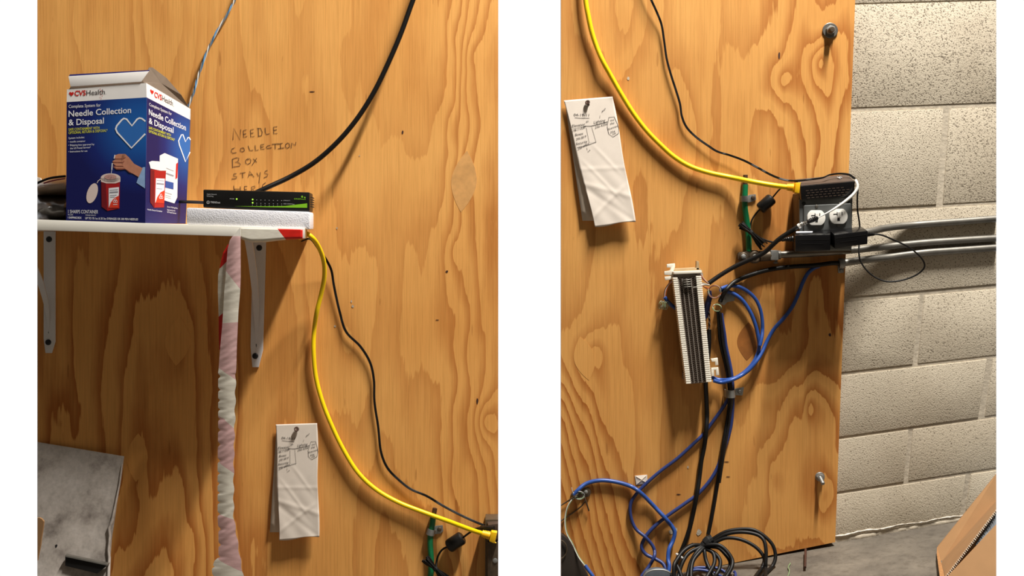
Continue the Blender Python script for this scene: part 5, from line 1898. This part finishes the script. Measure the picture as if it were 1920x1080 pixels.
qm = QuadMap()
cu = [qm.at(.16, 1, PBD - .010), qm.at(.84, 1, PBD - .010), qm.at(.84, 0.01, PBD - .010), qm.at(.16, .01, PBD - .010)]
part('body', MB().hexa(cu + [Vector((p.x, -.013, p.z)) for p in cu]), M['divider'], pb, bevel=.001)
for (u0, u1) in ((0.10, .17), (.83, .90)):
    cu = [qm.at(u0, .995, PBD - .006), qm.at(u1, .995, PBD - .006), qm.at(u1, .02, PBD - .006), qm.at(u0, .02, PBD - .006)]
    part('side_rail', MB().hexa(cu + [Vector((p.x, -.008, p.z)) for p in cu]), M['clip'], pb, smooth=0)
NF = 50
for sd_, (u0, u1) in enumerate(((0.0, .175), (.80, 1.0))):
    c0 = qm.at((u0 + u1) / 2, .5)
    h = P(0, 0, PBD).z - P(0, 2.95, PBD).z
    a0, a1 = qm.at(u0, .5) - c0, qm.at(u1, .5) - c0
    mb = MB()
    mb.hexa([a0 + Vector((0, 0, -h / 2)), a1 + Vector((0, 0, -h / 2)), a1 + Vector((0, 0, h / 2)), a0 + Vector((0, 0, h / 2)),
             a0 + Vector((0, .018, -h / 2)), a1 + Vector((0, .018, -h / 2)), a1 + Vector((0, .018, h / 2)), a0 + Vector((0, .018, h / 2))])
    me = to_mesh('fin', mb, M['cream'], Vector((0, 0, 0)), bevel=.0004, seg=1, smooth=0)
    for i in range(NF):
        o = bpy.data.objects.new('fin', me)
        v = .045 + (i + .5) / NF * .955
        o.location = qm.at((u0 + u1) / 2, v) - Vector(pb.location)
        o.rotation_euler = (0, random.uniform(-.05, .05) + .04, 0)
        COL.objects.link(o)
        o.parent = pb
# contacts: four double rows, too small to pick apart singly
cols = [.245, .40, .555, .71]
mb = MB()
for c in cols:
    for i in range(NF):
        v = .05 + (i + .5) / NF * .945
        for du in (-.032, .032):
            p = qm.at(c + du, v, PBD - .004)
            hx, hz = .0011, .0011
            sk = .0009 if du < 0 else -.0009
            mb.hexa([p + Vector((-hx, 0, -hz)), p + Vector((hx, 0, -hz + sk)), p + Vector((hx, 0, hz + sk)), p + Vector((-hx, 0, hz)),
                     p + Vector((-hx, .0065, -hz)), p + Vector((hx, .0065, -hz)), p + Vector((hx, .0065, hz)), p + Vector((-hx, .0065, hz))])
part('contact_clips', mb, M['clip'], pb, stuff=True, smooth=0)
mb = MB()
for c in cols:
    for i in range(NF):
        v = .05 + (i + .5) / NF * .945
        p = qm.at(c, v, PBD - .0098)
        mb.hexa([p + Vector((-.0036, 0, -.0013)), p + Vector((.0036, 0, -.0013)), p + Vector((.0036, 0, .0013)), p + Vector((-.0036, 0, .0013)),
                 p + Vector((-.0036, .0005, -.0013)), p + Vector((.0036, .0005, -.0013)), p + Vector((.0036, .0005, .0013)), p + Vector((-.0036, .0005, .0013))])
part('contact_wells', mb, M['slot'], pb, stuff=True, smooth=0)
for c in (.19, .322, .478, .632, .785):
    cu = [qm.at(c - .012, .995, PBD - .003), qm.at(c + .012, .995, PBD - .003), qm.at(c + .012, .06, PBD - .003), qm.at(c - .012, .06, PBD - .003)]
    part('divider', MB().hexa(cu + [p + Vector((0, .007, 0)) for p in cu]), M['divider'], pb, smooth=0)
for i in range(4):
    a, b2 = P(1281.5 + i * .6, 525 + i * 4.4, PBD + .001), P(1294.5 + i * .6, 524 + i * 4.4, PBD + .001)
    part('bridge_clip', MB().tube([a + Vector((0, .005, 0)), a, b2, b2 + Vector((0, .005, 0))], .0009, 8), M['galv'], pb, 'silver bridging clip', smooth=50)
part('bridging_wire', MB().tube(path([(1296, 540, PBD), (1299, 539, PBD + .002), (1308, 538, PBD + .001)]), .0005, 6), M['galv'], pb, smooth=60)
part('top_bar', MB().slab([P(x, y, .030) for x, y in reversed([(1266, 504), (1310, 501.5), (1317, 507), (1316, 513), (1268, 514.5), (1263, 509)])], (0, .022, 0)), M['tan_metal'], pb, bevel=.001)
part('top_edge', MB().slab([P(x, y, PBD - .001) for x, y in reversed([(1263, 509.5), (1316, 507.5), (1316.5, 512), (1264, 514.5)])], (0, .02, 0)), M['cream'], pb, bevel=.0008)
part('post', MB().slab([P(x, y, .030) for x, y in reversed([(1306, 489), (1310.5, 490), (1311.5, 506), (1305.5, 506)])], (0, .012, 0)), M['tan_metal'], pb, bevel=.0006)
for nm, q in (('mounting_hook', [(1250.5, 495.5), (1265.5, 493.8), (1266, 500), (1263.5, 508), (1265, 511.5), (1263, 516.5), (1246, 515.6), (1245.5, 509), (1256, 507.4), (1257.5, 501.6), (1250, 501.6)]),
              ('mounting_hook', [(1246, 519), (1261, 517.6), (1263, 523.5), (1247.5, 525.6)]),
              ('mounting_hook', [(1333, 673), (1345.8, 671), (1347, 684.5), (1341.5, 685), (1341, 678), (1335, 678.5)]),
              ('mounting_hook', [(1333.5, 690), (1347, 688.5), (1348.5, 703.5), (1343, 704), (1342, 693.5), (1339, 694), (1339.5, 705), (1334, 705.5)])):
    part(nm, MB().slab([P(x, y, .024) for x, y in reversed(q)], (0, .004, 0)), M['cream'], pb, 'cream mounting hook', bevel=.0007)
part('standoff', MB().pbox(1262, 512, 1318, 522, .001, .030), M['divider'], pb, smooth=0)
part('standoff', MB().pbox(1284, 702, 1312, 714, .001, .030), M['divider'], pb, smooth=0)


# loose wire ends round the block
def wire_coil(name, c, rx, ry, turns, mats, label, dd=.02, tilt=0.0, helix=0.0, thick=.0007):
    t = thing(name, P(c[0], c[1] + ry, dd), label, 'wire coil')
    for k, mt in enumerate(mats):
        pts = []
        nn = 26
        for i in range(int(nn * turns)):
            a = 2 * math.pi * i / nn + k * .5
            j = 1 + .07 * math.sin(i * .37 + k)
            x = rx * math.cos(a) * j + helix * (i / nn - turns / 2)
            y = ry * math.sin(a) * j
            pts.append(P(c[0] + x * math.cos(tilt) - y * math.sin(tilt), c[1] + x * math.sin(tilt) + y * math.cos(tilt), dd + .0016 * k + .002 * math.sin(a * 2 + k) + .0006 * i / nn))
        part('strand', MB().tube(pts, thick, 5), M[mt], t, smooth=60)
    return t


wire_coil('wire_coil', (1340, 547), 11.5, 11.5, 1.6, ['orange_wire', 'white_wire', 'greenish_wire', 'grey_wire', 'brown_wire'], 'ring of orange, white and green loose wires right of the punch-down block')
wire_coil('wire_coil', (1344.5, 577), 8, 6.5, 2.0, ['grey_wire', 'white_wire', 'brown_wire', 'greenish_wire'], 'small grey coil of wire ends above the strapped cable bunch', .02, .2)
wire_coil('wire_coil', (1244.5, 572.5), 3.0, 7.5, 5, ['grey_wire', 'greenish_wire'], 'grey-green spiral of spare wire left of the punch-down block', .022, 0.12, 3.0, .00042)
bl1 = thing('blue_cable', P(1260, 570, .02), 'short blue cable end with stripped wires, left of the punch-down block', 'cable')
part('jacket', MB().tube(path([(1246, 557, .022), (1252, 565, .020), (1260, 573, .018), (1270, 580, .014)]), .0036, 10), M['blue'], bl1, smooth=60)
for k, mt in enumerate(('brown_wire', 'white_wire', 'orange_wire')):
    part('strand', MB().tube(path([(1260 + k, 526 + k, .03), (1252 + k * 1.5, 534, .026), (1246 + k * 1.8, 545, .024), (1245 + k * .8, 559, .022)]), .0008, 6), M[mt], bl1, smooth=60)
fw = thing('wire_fan', P(1325, 540, .02), 'fan of thin stripped wires entering the right side of the punch-down block', 'wires')
for k, (mt, y0, y1) in enumerate((('white_wire', 512, 531), ('orange_wire', 515, 532), ('brown_wire', 519, 532), ('grey_wire', 530, 534), ('white_wire', 534, 534), ('galv', 537, 535), ('orange_wire', 536, 541), ('brown_wire', 533, 545))):
    part('strand', MB().tube(path([(1314, y0, PBD - .006), (1318 + k * .3, (y0 + y1) / 2 - 1, .036), (1328 + k * .5, y1, .016)]), .0008, 6), M[mt], fw, smooth=60)
tb = thing('jacketed_wires', P(1328, 620, .012), 'dark bunch of jacketed and twisted wires along the right of the punch-down block', 'wires')
part('bunch', MB().tube(path([(1330, 545, .012), (1330.5, 556, .012), (1327.5, 568, .012), (1324, 582, .012), (1322, 596, .010)]), [.004] * 6 + [.0052] * 6 + [.0058] * 6 + [.005] * 7, 10), M['navy'], tb, smooth=60)
for k, mt in enumerate(('brown_wire', 'black_cable', 'grey_wire')):
    pts = [p + Vector((.0012 * math.cos(i * .8 + k * 2.1), .0012 * math.sin(i * .8 + k * 2.1), 0)) for i, p in enumerate(path([(1329, 572, .014), (1329.5, 590, .012), (1330, 605, .012), (1329, 622, .012)], n=12))]
    part('strand', MB().tube(pts, .0010, 5), M[mt], tb, smooth=60)
cable('blue_cable', [(1352.5, 588, .014), (1355, 606, .012), (1358.5, 628, .009), (1361, 648, .007), (1366.4, 673, .006), (1371, 697, .006), (1373.6, 722, .006), (1374, 745, .006), (1373, 775, .0055), (1369.8, 802, .0055), (1358.5, 840, .0055), (1339, 889, .0055), (1310, 925, .0055), (1283, 945, .006), (1245, 972, .006), (1220, 994, .006), (1207, 1012, .007), (1203, 1026, .009), (1211, 1039, .012), (1229, 1048, .018), (1243, 1057, .024), (1248, 1068, .03), (1248.5, 1092, .036)],
      3.4, M['blue_dark'], 'dull blue cable crossing behind the black one and curling to the floor')
cable('blue_cable', [(1367, 742, .006), (1363, 752, .006), (1350, 772, .0055), (1334, 794, .0055), (1320, 813, .0055), (1296, 836, .0055), (1269.5, 860, .0055), (1240, 882, .0055), (1216, 902.5, .0055), (1195.6, 923, .0055), (1183, 943, .0055), (1182, 965, .0055), (1191, 990, .006), (1211, 1008, .012), (1225, 1026, .014), (1227.5, 1040, .016), (1220, 1057, .02), (1203, 1081, .03), (1198, 1092, .03)],
      3.2, M['blue_dark'], 'blue cable looping out to the left below the small adhesive square')
cable('black_cable', [(1329.5, 618, .01), (1329.5, 640, .01), (1328, 665, .0056), (1325, 692, .0054), (1323.4, 716, .0054), (1324.6, 751, .007), (1325.4, 780, .0065), (1324, 808, .0065), (1320, 840, .0065), (1315.4, 862, .0065), (1310, 905, .0065), (1301, 956, .008), (1292, 994, .007), (1279, 1030, .007), (1269.5, 1050, .008), (1264, 1075, .010), (1262, 1095, .014)],
      4.2, M['black_cable'], 'black cable dropping from behind the punch-down block to the floor')

# strapped bunch on the right of the block
cable('black_cable', [(1346.5, 584, .016), (1348, 605, .012), (1349.5, 630, .008), (1353, 652, .0065), (1359, 676, .0065), (1364.5, 702, .0065), (1367.5, 727, .0065), (1368.3, 745, .0065), (1366, 775, .0065), (1361, 806, .0065), (1356, 837, .0065), (1351, 872, .0065), (1345.6, 905, .0065), (1338, 950, .0065), (1330, 992, .007), (1327.5, 1002, .008)],
      3.6, M['black_cable'], 'black cable in the strapped bunch, running down to the coil on the floor')
cable('black_cable', [(1350.5, 586, .014), (1353, 610, .011), (1355.5, 640, .008), (1361, 668, .006), (1368, 700, .006), (1370.8, 727, .006), (1371.3, 752, .006), (1369, 776, .006), (1365, 806, .006), (1359.5, 837, .006), (1354, 872, .006), (1349, 905, .006)],
      2.6, M['black_plastic'], 'thinner black cable lying between the thick black and the blue in the bunch')
cable('blue_cable', [(1076, 928, .012), (1083.6, 919, .012), (1099, 907, .006), (1124, 901, .006), (1155, 903.7, .006), (1184, 912.6, .006), (1200, 923, .007), (1229, 952, .007), (1251.6, 976.5, .008), (1262, 990, .009), (1265, 999, .010), (1261.6, 1014.5, .012), (1254.5, 1030, .02), (1252.7, 1048, .026), (1255, 1061.6, .034), (1251.6, 1080.6, .04), (1250, 1094, .042)],
      3.8, M['blue'], 'bright blue cable arching from the wired clamp at the left down to the floor')
cable('blue_cable', [(1350, 543, .014), (1358, 545, .012), (1374, 550, .010), (1390, 561, .010), (1404, 580, .010), (1414, 602, .010), (1421, 628, .010), (1423.5, 650, .010), (1419, 668, .010), (1408, 686, .011), (1393, 700, .012), (1378, 709, .014), (1362, 712.5, .014), (1345, 711.6, .012), (1334, 707.5, .012)],
      3.6, M['blue'], 'inner blue cable looping back to the foot of the punch-down block')
cable('blue_cable', [(1352, 541, .012), (1366, 536.6, .010), (1382, 536.6, .009), (1400, 545, .009), (1416, 560, .009), (1425.5, 580, .009), (1429.5, 605, .009), (1429, 628, .009), (1425, 648, .010)],
      3.4, M['blue'], 'outer blue cable arching over the grey bracket, right of the punch-down block')
cable('blue_cable', [(1536, 499, .010), (1526, 503, .009), (1515, 512, .008), (1506, 528, .007), (1498, 548, .006), (1486, 574, .006), (1470, 596, .006), (1452, 616, .006), (1440, 636, .007), (1428, 662, .012), (1418, 678, .020), (1404, 694, .021), (1388, 705, .021), (1370, 713, .024), (1352, 717, .026), (1338, 713.5, .028)],
      3.5, M['blue'], 'blue cable running from the lowest conduit down to the punch-down block')
cable('black_cable', [(1576, 493.5, .010), (1560, 493.4, .010), (1540, 496, .010), (1522.5, 498, .010), (1500, 499, .009), (1478, 500.6, .008), (1451, 504, .008), (1430, 508.6, .008), (1410, 514.6, .008), (1393, 521, .008), (1376.7, 529, .009), (1364, 541, .012), (1355.5, 553, .014), (1350, 566, .016)],
      4.2, M['black_cable'], 'black cable arching from the lowest conduit to the grey bracket')
gb = thing('cable_bracket', P(1365, 570, .01), 'grey steel bracket behind the wire coils, right of the punch-down block', 'bracket')
part('plate', MB().slab([P(x, y, .006) for x, y in reversed([(1349, 557), (1361, 549), (1376, 546), (1379, 553), (1377, 564), (1364, 566.5), (1358, 572.5), (1350, 570)])], (0, .005, 0)), M['zinc'], gb, bevel=.0008)
part('boss', MB().lathe(P(1355, 561.5, .006), (0, -1, 0), [(-.001, .0068), (.002, .0066), (.0036, .003)], 16), M['zinc'], gb, smooth=50)
ring_clamp('cable_clamp', (1368.5, 737), (.02, 1), .0082, [(1377, 729), (1395, 726), (1392.5, 741.5), (1376, 741)], (1387, 734.6, 4.0, 'zinc'), M['zinc'], 'galvanised clamp holding the bunch of blue and black cables', None, .014, deep=1.7)

# small adhesive square
asq = thing('adhesive_square', P(1202, 908, .002), 'small creased white adhesive square stuck on the board', 'adhesive pad')
AQ = [(1190.5, 892), (1213.5, 890), (1214.5, 906.5), (1193, 909)]
vs = [P(x, y, .0012) for x, y in AQ] + [P(1202.6, 899, .0030)]
mids = []
part('pad', MB().add(vs + [P(x, y, .0003) for x, y in AQ], [(3, 2, 4), (2, 1, 4), (1, 0, 4), (0, 3, 4), (0, 1, 6, 5), (1, 2, 7, 6), (2, 3, 8, 7), (3, 0, 5, 8)]), M['paper'], asq, smooth=0)
for (a, c) in ((AQ[0], AQ[2]), (AQ[1], AQ[3])):
    f_ = lambda t: P(a[0] + (c[0] - a[0]) * t, a[1] + (c[1] - a[1]) * t, .0016 + .0016 * (1 - abs(2 * t - 1)))
    part('crease', MB().tube([f_(.12), f_(.5), f_(.88)], .0005, 5), M['paper_back'], asq, smooth=60)

# wired clamp at the lower left of the right board
wcl = thing('wired_clamp', P(1090, 935, .005), 'dark screw clamp wound with thin bare wires, lower left of the right board', 'clamp')
part('washer', MB().lathe(P(1098.7, 922.3, .002), (0, -1, 0), [(0, .0092), (.003, .0090), (.0042, .0060)], 20), M['steel_dark'], wcl, smooth=40)
part('screw_head', MB().lathe(P(1098.7, 922.3, .0058), (0, -1, 0), [(-.001, .0038), (.0014, .0036), (.0026, .0014)], 14), M['zinc'], wcl, smooth=50)
part('ear', MB().slab([P(x, y, .006) for x, y in reversed([(1070, 928), (1076, 921), (1090, 919), (1094, 926), (1088, 934), (1074, 934)])], (0, .0056, 0)), M['steel_dark'], wcl, bevel=.001)
for k in range(5):
    pts = [P(1086 + (6 + k) * math.cos(a * .55 + k), 927 + (7 + .6 * k) * math.sin(a * .55 + k) * .8 + 2, .010 + .001 * k + .001 * math.sin(a)) for a in range(9 + k)]
    part('winding', MB().tube(spline(pts, 3), .0009, 6), M['greenish_wire'] if k % 2 else M['grey_wire'], wcl, smooth=60)
part('loose_end', MB().tube(path([(1084, 925, .012), (1076, 925, .014), (1073, 920, .016), (1072, 914, .016)]), .0007, 6), M['white_wire'], wcl, smooth=60)
part('loose_end', MB().tube(path([(1096, 932, .010), (1100, 944, .008), (1104.5, 958, .006)]), .0014, 6), M['steel_dark'], wcl, smooth=60)
dw = thing('drop_wire', P(1085, 1045, .02), 'thin pale wires dropping from the wired clamp into a blue jacket', 'wire')
for k, mt in enumerate(('white_wire', 'greenish_wire')):
    part('strand', MB().tube([p + Vector((k * .0014, 0, 0)) for p in path([(1082, 930, .013), (1073, 936, .014), (1064, 950, .014), (1059, 974, .014), (1062, 999, .016), (1073, 1020, .02), (1085, 1045, .026), (1098, 1062, .032)])], .00085, 6), M[mt], dw, smooth=60)
part('jacket', MB().tube(path([(1097, 1060, .032), (1104, 1070, .036), (1112, 1081, .04), (1118, 1095, .042)]), .0034, 10), M['blue'], dw, smooth=60)
cable('stray_wire', [(1044, 952, .006), (1056, 945, .005), (1073, 934, .006), (1084, 926, .008)], 1.3, M['steel_dark'], 'upper of two dark wires leaving the wired clamp to the left', 'wire', clip=[(1052, 'l')])
cable('stray_wire', [(1044, 983, .004), (1056, 974, .003), (1076, 960, .003), (1090, 949, .004), (1097, 940, .006)], 1.3, M['steel_dark'], 'lower of two dark wires leaving the wired clamp to the left', 'wire', clip=[(1052, 'l')])

# ------------------------------------------------------------------ bolts through the right board
bt = thing('anchor_bolt', P(1556, 57, .005), 'upper anchor bolt with round washer near the board edge', 'bolt', 'anchor bolts of the right board')
part('washer', MB().lathe(P(1556, 57.5, 0), (0, -1, 0), [(.0002, .0144), (.0026, .0144), (.0032, .0136)], 28), M['galv'], bt, smooth=35)
part('nut', hexprism(MB(), P(1556.5, 57, .003), (0, -1, 0), .0086, .008), M['zinc'], bt, bevel=.0006)
part('stud', MB().lathe(P(1557, 57, .010), (0.02, -1, 0), [(0, .0052)] + [(0.001 + .0012 * i, .0052 - (i % 2) * .0006) for i in range(9)] + [(.0125, .0042)], 16), M['steel_dark'], bt, smooth=30)
bt = thing('anchor_bolt', P(1537, 897, .005), 'lower anchor bolt with drooping stud near the board edge', 'bolt', 'anchor bolts of the right board')
part('washer', MB().lathe(P(1537, 893.5, 0), (0, -1, 0), [(.0002, .0088), (.003, .0086), (.0036, .0078)], 24), M['zinc'], bt, smooth=35)
part('nut', hexprism(MB(), P(1537, 894, .003), (0.05, -1, -.15), .0072, .007), M['zinc'], bt, bevel=.0006)
part('stud', MB().lathe(P(1537.3, 895, .008), (.10, -1, -.55), [(0, .0040)] + [(0.001 + .0012 * i, .0040 - (i % 2) * .0005) for i in range(13)] + [(.0175, .0032)], 14), M['zinc'], bt, smooth=30)

# ------------------------------------------------------------------ coil of black cable on the floor, and what stands at the lower left
coil = thing('cable_coil', P(1328, 1085, .06), 'tied coil of black cable lying at the foot of the board', 'cable coil')
LOOPS = [
    [(1326, 1018), (1334.7, 1012), (1359.7, 997.5), (1391, 992), (1414, 994), (1433, 1005), (1449, 1022.5), (1454, 1043), (1449, 1060), (1430, 1079), (1420, 1094)],
    [(1326, 1020), (1336, 1016), (1359.7, 1002.4), (1391, 997.6), (1420.6, 1003), (1431.6, 1012), (1436, 1030), (1435.5, 1060), (1435.5, 1094)],
    [(1326, 1022), (1336, 1019), (1359.7, 1009), (1383, 1010), (1406.6, 1019), (1423.7, 1032), (1433, 1047.5), (1430, 1061.6), (1417.5, 1080), (1408, 1094)],
    [(1320, 1023), (1330, 1021.7), (1348.7, 1022.5), (1364, 1035), (1373, 1050.6), (1372, 1063), (1363, 1080), (1354, 1094)],
    [(1320, 1026), (1330, 1025), (1347, 1027), (1360, 1039), (1368.5, 1052), (1368, 1064), (1359, 1080), (1350, 1094)],
    [(1318, 1029), (1325, 1030), (1341, 1038), (1350, 1050.6), (1348.7, 1066), (1341, 1080), (1334, 1094)],
    [(1319, 1026), (1320.6, 1033), (1323.7, 1050.6), (1330, 1066), (1338, 1080), (1344, 1094)],
    [(1322, 1028), (1336, 1036), (1340, 1047.5), (1338, 1060), (1330, 1074), (1318, 1094)],
    [(1326, 1020), (1316, 1022), (1298.7, 1022.5), (1281.6, 1033), (1270.6, 1047.5), (1264, 1060), (1264, 1094)],
    [(1324, 1022), (1313, 1026), (1292, 1036.6), (1280, 1054), (1272, 1080), (1270, 1094)],
    [(1322, 1024), (1310, 1031), (1295.6, 1054), (1289, 1080), (1286, 1094)],
    [(1320, 1027), (1313, 1034), (1300, 1050.6), (1296, 1069), (1296, 1094)],
    [(1300, 1021), (1288, 1027), (1276, 1039), (1268, 1055), (1274, 1070), (1282, 1094)]]
for i, lp in enumerate(LOOPS):
    dd0 = .022 + .0035 * (i % 4)
    zf = lambda p: p
    pts = []
    for k, (x, y) in enumerate(lp):
        u = k / (len(lp) - 1)
        pts.append(P(x, y, dd0 + .055 * u ** 1.3))
    pts = [above_floor(p, .004 + .0015 * (i % 3)) for p in spline(pts, 7)]
    part('cable_turn', MB().tube(pts, .0034 if i < 3 else .0036, 10), M['black_cable'], coil, smooth=60)
part('tie_wrap', MB().tube(path([(1318, 1026, .028), (1324, 1019, .028), (1330, 1013, .028), (1336, 1010, .028)]), [.0085] * 6 + [.0098] * 7 + [.0085] * 6, 12), M['black_dark'], coil, 'black tape round the coil', smooth=30)
part('white_tie', MB().lathe(P(1275, 1043.5, .044), (-.6, -.3, -.75), [(-.0014, .0078), (-.0014, .0092), (.0014, .0092), (.0014, .0078)], 20), M['white_wire'], coil, 'white band on the bunch', smooth=35)
for k, (lb, pp) in enumerate((('upper blue cable lying on the floor under the black coil', [(1290, 1070, .05), (1306, 1064.5, .05), (1322, 1064, .05), (1338, 1064, .052), (1352, 1068, .055), (1362, 1076, .06), (1366, 1094, .07)]),
                              ('lower blue cable lying on the floor under the black coil', [(1290, 1073, .06), (1304, 1068.5, .06), (1318, 1069, .06), (1334, 1073, .062), (1350, 1079, .065), (1362, 1092, .07)]))):
    cable('blue_cable', pp, 2.6, M['blue_dark'], lb)
solo('wire_stub', MB().tube(route([(1376, 1071, .06), (1379, 1076, .06), (1378, 1094, .06)], .0026, .06, lay=False), .0026, 8), M['blue_dark'], 'short blue wire stub standing right of the black coil', 'wire', smooth=60)
solo('rod', MB().tube([above_floor(P(1510.5, 1030, .02), .0022), above_floor(P(1509.5, 1064, .02), .0022)], .0022, 8), M['tip'], 'short dark rod lying on the floor below the board', 'rod', smooth=60)
solo('twig', MB().tube(route([(1482, 1056, .05), (1478, 1064, .06), (1480, 1070, .065), (1474, 1090, .08)], .0011, .05, lay=False), .0011, 6), M['greenish_wire'], 'thin curled green scrap of wire on the floor', 'wire', smooth=60)
drum = thing('cable_drum', P(1234, 1110, .06), 'dark grey round-topped object with a pale rim at the bottom edge', 'drum')
mb = MB()
pts = [(1206, 1100), (1207, 1085), (1212, 1076), (1222, 1070.5), (1234, 1069), (1247, 1070.5), (1257, 1076), (1263, 1085), (1266, 1100)]
part('shell', MB().slab([P(x, y, .060) for x, y in reversed(pts)], (0, .02, 0)), M['grey_bag'], drum, bevel=.002, smooth=40)
part('rim', MB().tube(path([(x + (x - 1235) * .03, y - .8, .058) for x, y in pts]), .0018, 8), M['zinc'], drum, 'pale rim', smooth=60)
bin_ = thing('dark_bin', P(1060, 1100, .06), 'dark rounded bin in the lower left corner of the right view', 'bin')
pts = [(1040, 999), (1050, 1001), (1058, 1005), (1066, 1012), (1074, 1024), (1082, 1040), (1090, 1054), (1097, 1068), (1104, 1082), (1108, 1100), (1040, 1100)]
part('shell', MB().slab([P(x, y, .022) for x, y in reversed(pts)], (0, .018, 0)), M['bin'], bin_, bevel=.003, smooth=40, clip=[(1052, 'l')])
part('rim', MB().tube(path([(1046, 1012, .025), (1056, 1015, .025), (1062, 1024, .025), (1062, 1036, .025), (1056, 1045, .025), (1046, 1050, .025)]), .0012, 6), M['steel_dark'], bin_, 'curved dull rim', smooth=60, clip=[(1052, 'l')])

# ------------------------------------------------------------------ open cardboard box at the lower right
cb = thing('cardboard_box', P(1830, 1090, .14), 'open brown cardboard box tilted in the lower right corner', 'box')
clipb = [(1868, 'r')]
o1 = [(1885, 868.5, .080), (1757.6, 1026.5, .130), (1762, 1064, .24), (1772, 1084, .285), (1885, 935, .225)]
cr = [(1885, 921, .100), (1764, 1056, .165)]
mb = MB().slab([P(*o1[0]), P(*cr[0]), P(*cr[1]), P(*o1[1])], Vector((.002, .004, .001)))
part('far_flap', mb, M['cardboard'], cb, 'far flap of the cardboard box', smooth=0, clip=clipb)
mb = MB().slab([P(*cr[0]), P(*o1[4]), P(*o1[3]), P(*cr[1])], Vector((.002, .004, .001)))
part('folded_strip', mb, M['cardboard'], cb, 'folded strip along the edge of the far flap', smooth=0, clip=clipb)
mb = MB().slab([P(1757.6, 1026.5, .1305), P(1772, 1084, .2855), P(1764, 1092, .31), P(1757, 1040, .17)], (.001, .004, 0))
part('flap_end', mb, M['cardboard_edge'], cb, smooth=0, clip=clipb)
mb = MB()
for i in range(46):
    t = i / 45
    a = P(1885 + (1772 - 1885) * t, 935 + (1084 - 935) * t, .226 + .060 * t)
    mb.tube([a + Vector((-.0011, -.0002, .0014)), a + Vector((.0011, -.0012, -.0012))], .0011 if i % 2 else .0007, 5)
part('corrugated_edge', mb, M['paper_back'], cb, 'raw corrugated edge of the far flap', stuff=True, smooth=0, clip=clipb)
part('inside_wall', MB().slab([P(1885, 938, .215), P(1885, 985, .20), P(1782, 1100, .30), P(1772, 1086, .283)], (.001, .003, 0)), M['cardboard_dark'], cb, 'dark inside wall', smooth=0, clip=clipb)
part('near_flap', MB().slab([P(1885, 967, .300), P(1885, 1110, .36), P(1750, 1110, .36), P(1768, 1092, .338)], (.001, .004, 0)), M['cardboard'], cb, 'near flap of the cardboard box', smooth=0, clip=clipb)
gp = MB().slab([P(1885, 941, .222), P(1885, 972, .235), P(1838, 1026, .255), P(1822, 1018, .245), P(1836, 1002, .24)], (.001, .003, 0))
solo('grey_packet', gp, M['grey_bag'], 'grey plastic packet showing inside the tilted cardboard box', 'packet', smooth=0, clip=clipb)
